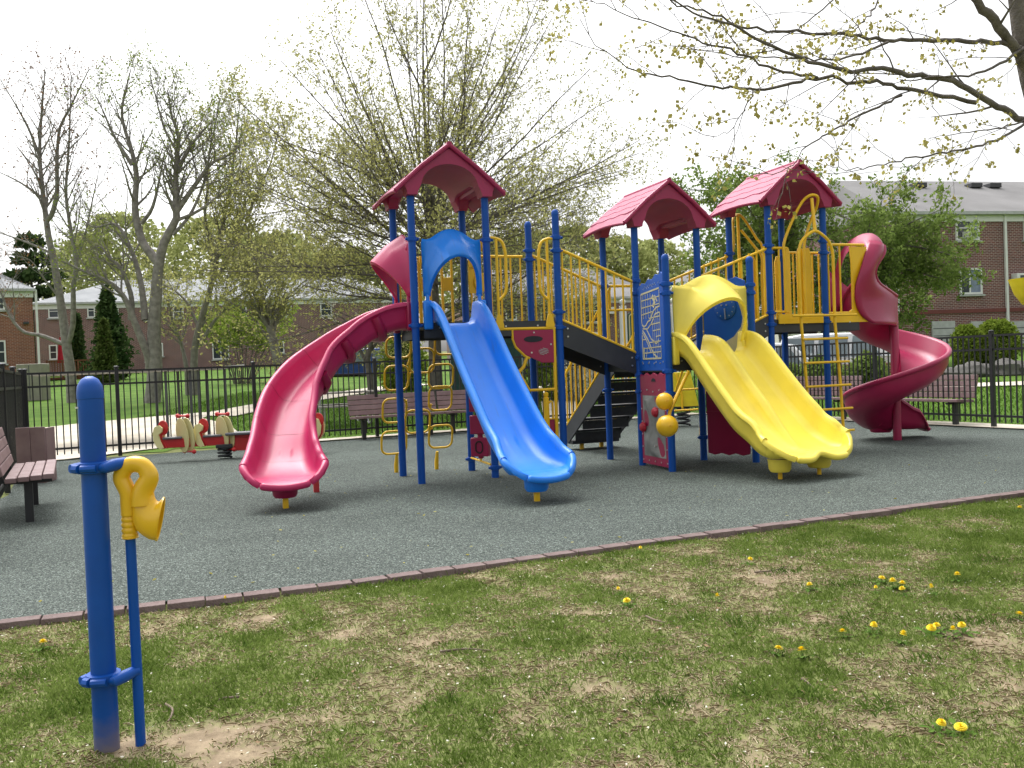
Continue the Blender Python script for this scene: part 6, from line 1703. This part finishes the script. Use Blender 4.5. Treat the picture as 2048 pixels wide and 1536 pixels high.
# ================================================================== GRASS, FLOWERS, LITTER
rng8 = np.random.default_rng(5)
CX = np.arange(-6.2, 9.6, .05); CY = np.arange(1.4, 10.8, .05)
CG = np.array([[cover(x, y) for x in CX] for y in CY]); ZG = np.array([[front_z(x, y) for x in CX[::2]] for y in CY[::2]])
def grid(Gd, st, X, Y):
    fx = np.clip((X - CX[0]) / st, 0, Gd.shape[1] - 1.001); fy = np.clip((Y - CY[0]) / st, 0, Gd.shape[0] - 1.001)
    i, j = fx.astype(int), fy.astype(int); u, v = fx - i, fy - j
    return Gd[j, i] * (1 - u) * (1 - v) + Gd[j, i + 1] * u * (1 - v) + Gd[j + 1, i] * (1 - u) * v + Gd[j + 1, i + 1] * u * v
KX = np.array([k[0] for k in KERB]); KY = np.array([k[1] for k in KERB])
def blades(n, area, dens, h0, h1, w, lean, m, name, lift=0.0, flatlie=False):
    x0, x1, y0, y1 = area; P_ = []; H_ = []; tot = 0
    for _ in range(60):
        X = rng8.uniform(x0, x1, n); Y = y0 + (y1 - y0) * rng8.uniform(0, 1, n) ** 1.25
        c = dens(X, Y, grid(CG, .05, X, Y))
        keep = (np.abs(X) < np.where(rng8.uniform(0, 1, n) < .55, Y * .60 + .25, Y * 1.0 + 1.2)) & (rng8.uniform(0, 1, n) < c) & (Y < np.interp(X, KX, KY) - .112)
        X, Y, c = X[keep], Y[keep], c[keep]
        P_.append(np.stack([X, Y, grid(ZG, .10, X, Y)], 1)); H_.append(c); tot += len(X)
        if tot >= n: break
    P_ = np.concatenate(P_)[:n]; H_ = np.clip(np.concatenate(H_)[:n], 0, 1); n = len(P_)
    P_[:, 2] = np.minimum(P_[:, 2], -.012)
    az = rng8.uniform(0, 2 * np.pi, n); d = np.stack([np.cos(az), np.sin(az), np.zeros(n)], 1); s = np.stack([-np.sin(az), np.cos(az), np.zeros(n)], 1)
    L_ = (h0 + (h1 - h0) * rng8.uniform(0, 1, n) ** 1.8) * (.55 + .6 * H_)
    ln = lean * rng8.uniform(.3, 1.3, n)
    if flatlie: up = rng8.uniform(.02, .12, n); ln = np.full(n, 1.0)
    else: up = np.sqrt(np.clip(1 - np.clip(ln, 0, .95) ** 2, .05, 1))
    ww = (w * rng8.uniform(.6, 1.3, n))[:, None]; z = np.array([0, 0, 1.0])
    b0 = P_ + z * (lift - .004); mid = b0 + d * (L_ * ln * .35)[:, None] + z * (L_ * up * .6)[:, None]; tip = b0 + d * (L_ * ln)[:, None] + z * (L_ * up)[:, None]
    if flatlie: mid += z * .006
    Vv = np.stack([b0 - s * ww * .5, b0 + s * ww * .5, mid + s * ww * .4, tip, mid - s * ww * .4], 1).reshape(-1, 3)
    return np_mesh(name, Vv, np.arange(n * 5).reshape(-1, 5), m)
G_GREEN = leaf_mat('grass_green', (.100, .165, .026), (.275, .360, .095), .38, 2.5)
G_DRY = leaf_mat('grass_dry', (.30, .235, .14), (.62, .53, .37), .15, 4)
AREA = (-5.5, 9.0, 1.9, 10.6)
o = blades(430000, AREA, lambda X, Y, c: np.clip((c - .04) * 1.1, 0, 1), .010, .044, .0040, .80, G_GREEN, 'grass'); tag(o, 'short patchy green grass in the foreground', 'grass', kind='stuff')
o = blades(36000, AREA, lambda X, Y, c: .85 * np.exp(-((c - .40) / .28) ** 2), .02, .075, .0030, 1.0, G_DRY, 'dry_grass', .006, True); tag(o, 'dead straw-coloured grass lying between the green patches', 'dry grass', kind='stuff')
TUFT = [gz(x, y, -.05)[:2] for x, y in ((800, 1165), (1140, 1118), (900, 1150), (500, 1300), (1480, 1255), (1570, 1150), (1600, 1115), (1690, 1180), (1960, 1250), (1920, 1170), (1750, 1420), (1620, 1400), (1100, 1395), (1490, 1400), (720, 1175), (250, 1210), (130, 1430), (60, 1360), (300, 1350), (1850, 1330), (1390, 1245), (1000, 1130), (1730, 1085), (1330, 1420), (1700, 1250), (900, 1420), (1980, 1130), (1250, 1330))]
def d_tuft(X, Y, c):
    v = np.zeros_like(X); wob = 1 + .5 * np.sin(X * 23 + Y * 9) * np.sin(Y * 31 - X * 7)
    for k, (tx, ty) in enumerate(TUFT): v = np.maximum(v, (.6 + .4 * (k % 3) / 2) * np.exp(-((X - tx) ** 2 + (Y - ty) ** 2 * 2.2) * wob / (.055 + .014 * ty) ** 2))
    return np.where(v > .06, v * .8, 0)
o = blades(15000, AREA, d_tuft, .022, .080, .0042, .75, leaf_mat('tuft_green', (.070, .140, .024), (.200, .295, .065), .35, 3), 'grass_tufts'); tag(o, 'taller darker grass tufts scattered over the lawn and along the edging', 'grass', kind='stuff')

# white petals, brown leaf bits
def specks(name, n, size, m, label, area, only_grass=True):
    X = rng8.uniform(area[0], area[1], n * 3); Y = rng8.uniform(area[2], area[3], n * 3)
    ok = np.array([(abs(a) < b * .6 + .2) and ((b < kerb_y(a) - .12) if only_grass else (b > kerb_y(a) + .05)) for a, b in zip(X, Y)], bool)
    X, Y = X[ok][:n], Y[ok][:n]; Z = np.array([(front_z(a, b) + .012) if only_grass else .006 for a, b in zip(X, Y)])
    c = np.stack([X, Y, Z], 1); k = len(c)
    d = rng8.normal(0, 1, (k, 3)); d[:, 2] *= .25; d /= np.linalg.norm(d, axis=1, keepdims=True); e = np.cross(d, np.array([0, 0, 1.0]) + rng8.normal(0, .2, (k, 3))); s = size * rng8.uniform(.5, 1.4, (k, 1))
    Vv = np.stack([c - d * s, c + e * s * .6, c + d * s, c - e * s * .6], 1).reshape(-1, 3)
    return tag(np_mesh(name, Vv, np.arange(k * 4).reshape(-1, 4), m), label, 'litter', kind='stuff')
specks('fallen_petals', 1300, .0072, L_WHITE, 'tiny white petals strewn over the grass', (-4, 7, 2.4, 9))
specks('leaf_litter', 500, .010, leaf_mat('dead_leaf', (.14, .085, .05), (.32, .22, .14), .1), 'small brown leaf bits strewn over the grass', (-3, 4, 2.8, 8))
specks('fallen_catkins', 160, .014, L_MAPLE, 'pale yellow-green bud scales fallen on the rubber surface', (-3, 6, 5.5, 12), False)

# dandelions, each its own plant
M_DAND = mat('dandelion_yellow', (.82, .62, .012), .7, var=.1, scale=60); M_DST = mat('dandelion_stem', (.12, .20, .04), .7)
L_DAND = mat('dandelion_leaf', (.05, .105, .016), .9, col2=(.09, .155, .03), scale=20, spec=.05)
spots = [(1255, 1203, 'left of the other dandelions, mid lawn'), (1240, 1180, None), (1438, 1194, None), (1497, 1121, None), (1622, 1172, None), (1763, 1161, None), (1788, 1171, None), (1803, 1171, None), (1808, 1183, None), (1752, 1179, None), (1915, 1157, None), (1868, 1182, None), (1688, 1265, None), (1745, 1262, None), (1801, 1279, None), (1862, 1263, None), (1877, 1256, None), (1926, 1257, None), (1908, 1267, None), (1555, 1296, None), (1608, 1303, None), (1876, 1449, None), (1921, 1454, None), (2038, 1229, None), (88, 1290, None), (448, 1200, None), (1280, 1103, None), (2040, 1018, None)]
m = MB(); m.tube([(0, 0, -.01), (.004, 0, .03), (.002, .003, .055)], .0022, 6)
# prototype plant
def dandelion(base, k):
    rr = random.Random(100 + k)
    root = empty('dandelion', base, rr.uniform(0, 6.28), None, 'flower', 'dandelions in the foreground grass')
    return root
proto = dandelion((0, 0, 0), 0)
m.build('stem', M_DST, proto)
fl = MB()
for ring, (cnt, r, zt) in enumerate(((22, .021, .050), (20, .0195, .058), (16, .015, .065), (10, .009, .069), (6, .004, .071))):
    for k in range(cnt):
        a = 2 * math.pi * (k + .37 * ring) / cnt; d = V(math.cos(a), math.sin(a), 0); s = V(-math.sin(a), math.cos(a), 0); c = V(.002, .003, .056)
        fl.add([c + s * .0016, c - s * .0016, c + d * r - s * .0024 + V(0, 0, zt - .056), c + d * r * 1.05 + s * .0024 + V(0, 0, zt - .056)], [(0, 1, 2, 3)])
fl.lathe((.002, .003, .050), [(.003, 0), (.009, .004), (.010, .010), (.004, .012)], 10)
fl.build('flower_head', M_DAND, proto, smooth=False)
lf = MB()
for k in range(7):
    a = 2 * math.pi * k / 7 + .3 * (k % 2); d = V(math.cos(a), math.sin(a), 0); s = V(-math.sin(a), math.cos(a), 0); Ln = .055 + .018 * (k % 3)
    lf.add([V(0, 0, .002), d * Ln * .35 + s * .010 + V(0, 0, .014), d * Ln * .5 + s * .005 + V(0, 0, .017), d * Ln * .75 + s * .012 + V(0, 0, .016), d * Ln + V(0, 0, .008), d * Ln * .75 - s * .012 + V(0, 0, .016), d * Ln * .5 - s * .005 + V(0, 0, .017), d * Ln * .35 - s * .010 + V(0, 0, .014)], [tuple(range(8))])
lf.build('leaf_rosette', L_DAND, proto, smooth=False)
desc = ['dandelion on its own, leftmost of those in mid lawn', 'half-open dandelion just above the lone mid-lawn dandelion', 'small dandelion on bare soil right of the lone mid-lawn one', 'dandelion nearest the edging, right of centre', 'lone dandelion left of the upper right cluster', 'leftmost large dandelion of the upper right cluster', 'second dandelion of the upper right cluster', 'third dandelion of the upper right cluster', 'lowest dandelion of the upper right cluster', 'small dandelion under the left of the upper right cluster', 'dandelion right of the upper right cluster', 'small dandelion between the upper right cluster and the far right one', 'leftmost dandelion of the lower row on the right', 'second dandelion of the lower row, beside a seed head', 'middle dandelion of the lower row on the right', 'left dandelion of the dense lower right clump', 'upper dandelion of the dense lower right clump', 'right dandelion of the dense lower right clump', 'drooping dandelion low in the dense right clump', 'dandelion left of a pair below the lower row', 'right one of the pair below the lower row', 'side-facing dandelion at the bottom right', 'round dandelion at the bottom right', 'dandelion at the right frame edge, mid lawn', 'dandelion left of the blue talk tube post', 'tiny dandelion by the edging right of the talk tube', 'small dandelion hard against the edging in the middle', 'dandelion in the far right corner by the edging']
for k, (x, y, _) in enumerate(spots):
    p = gz(x, y + 4, -.02); base = (p[0], p[1], front_z(p[0], p[1]))
    r_ = proto if k == 0 else dup(proto, base, k * 1.7)
    r_.location = tuple(map(float, base)); r_['label'] = desc[k]
    sc_ = random.Random(k).uniform(.75, 1.05) * (.6 if k in (2, 9, 11, 25, 26, 1) else 1)
    r_.scale = (sc_, sc_, random.Random(k + 9).uniform(.6, 1.0)); r_.rotation_euler = (random.Random(k).uniform(-.3, .3), random.Random(k + 3).uniform(-.3, .3), k * 1.7)
# twigs
M_TWIG = mat('dead_twig', (.16, .12, .085), .9, var=.2)
for pts, lab in ((((330, 1412), (345, 1424), (342, 1440), (336, 1448)), 'curled dry twig right of the talk tube post'), (((1510, 1148), (1545, 1143), (1572, 1136)), 'dark straight twig in mid lawn'), (((1292, 1236), (1310, 1244), (1330, 1250)), 'thin pale twig left of the grass tufts'), (((480, 1395), (440, 1400), (445, 1402)), 'short pale stick on the bare soil patch'), (((1604, 1355), (1615, 1362), (1628, 1375)), 'pale straw stalk in the lower middle lawn'), (((880, 1306), (930, 1300), (980, 1303)), 'long thin dead stem near the middle')):
    P_ = [gz(x, y, -.03) for x, y in pts]; P_ = [V(p[0], p[1], front_z(p[0], p[1]) + .012) for p in P_]
    o = MB().tube([p - P_[0] for p in smooth_path(P_, 10)], list(np.linspace(.006, .003, 11)), 6).build('twig', M_TWIG); o.location = tuple(P_[0]); tag(o, lab, 'twig')
# lawn blades beyond the fence, so the turf has a broken surface
n = 60000
X = rng8.uniform(-10, 12, n * 2); Y = rng8.uniform(12, 34, n * 2)
def in_poly(X, Y, P_):
    ins = np.zeros(len(X), bool); n_ = len(P_)
    for i in range(n_):
        xa, ya_ = P_[i][:2]; xb, yb2_ = P_[(i + 1) % n_][:2]
        if ya_ != yb2_: ins ^= ((ya_ > Y) != (yb2_ > Y)) & (X < (xb - xa) * (Y - ya_) / (yb2_ - ya_) + xa)
    return ins
ok = np.array([b > fence_y(a) + .9 and abs(a) < b * .6 for a, b in zip(X, Y)], bool)
for P_ in PAVED: ok &= ~in_poly(X, Y, P_)
X, Y = X[ok][:n], Y[ok][:n]
Z = np.array([ground_z(a, b) + .008 for a, b in zip(X, Y)]); c = np.stack([X, Y, Z], 1); k = len(c)
az = rng8.uniform(0, 6.28, k); s = np.stack([np.cos(az), np.sin(az), 0 * az], 1); hgt = rng8.uniform(.03, .08, (k, 1)); ln = rng8.normal(0, .025, (k, 3)); ln[:, 2] = 0
Vv = np.stack([c - s * .012, c + s * .012, c + ln + np.array([0, 0, 1.0]) * hgt], 1).reshape(-1, 3)
tag(np_mesh('lawn_grass', Vv, np.arange(k * 3).reshape(-1, 3), leaf_mat('lawn_blades', (.065, .150, .018), (.160, .265, .045), .3, 1.0)), 'short green lawn grass beyond the fence', 'grass', kind='stuff')
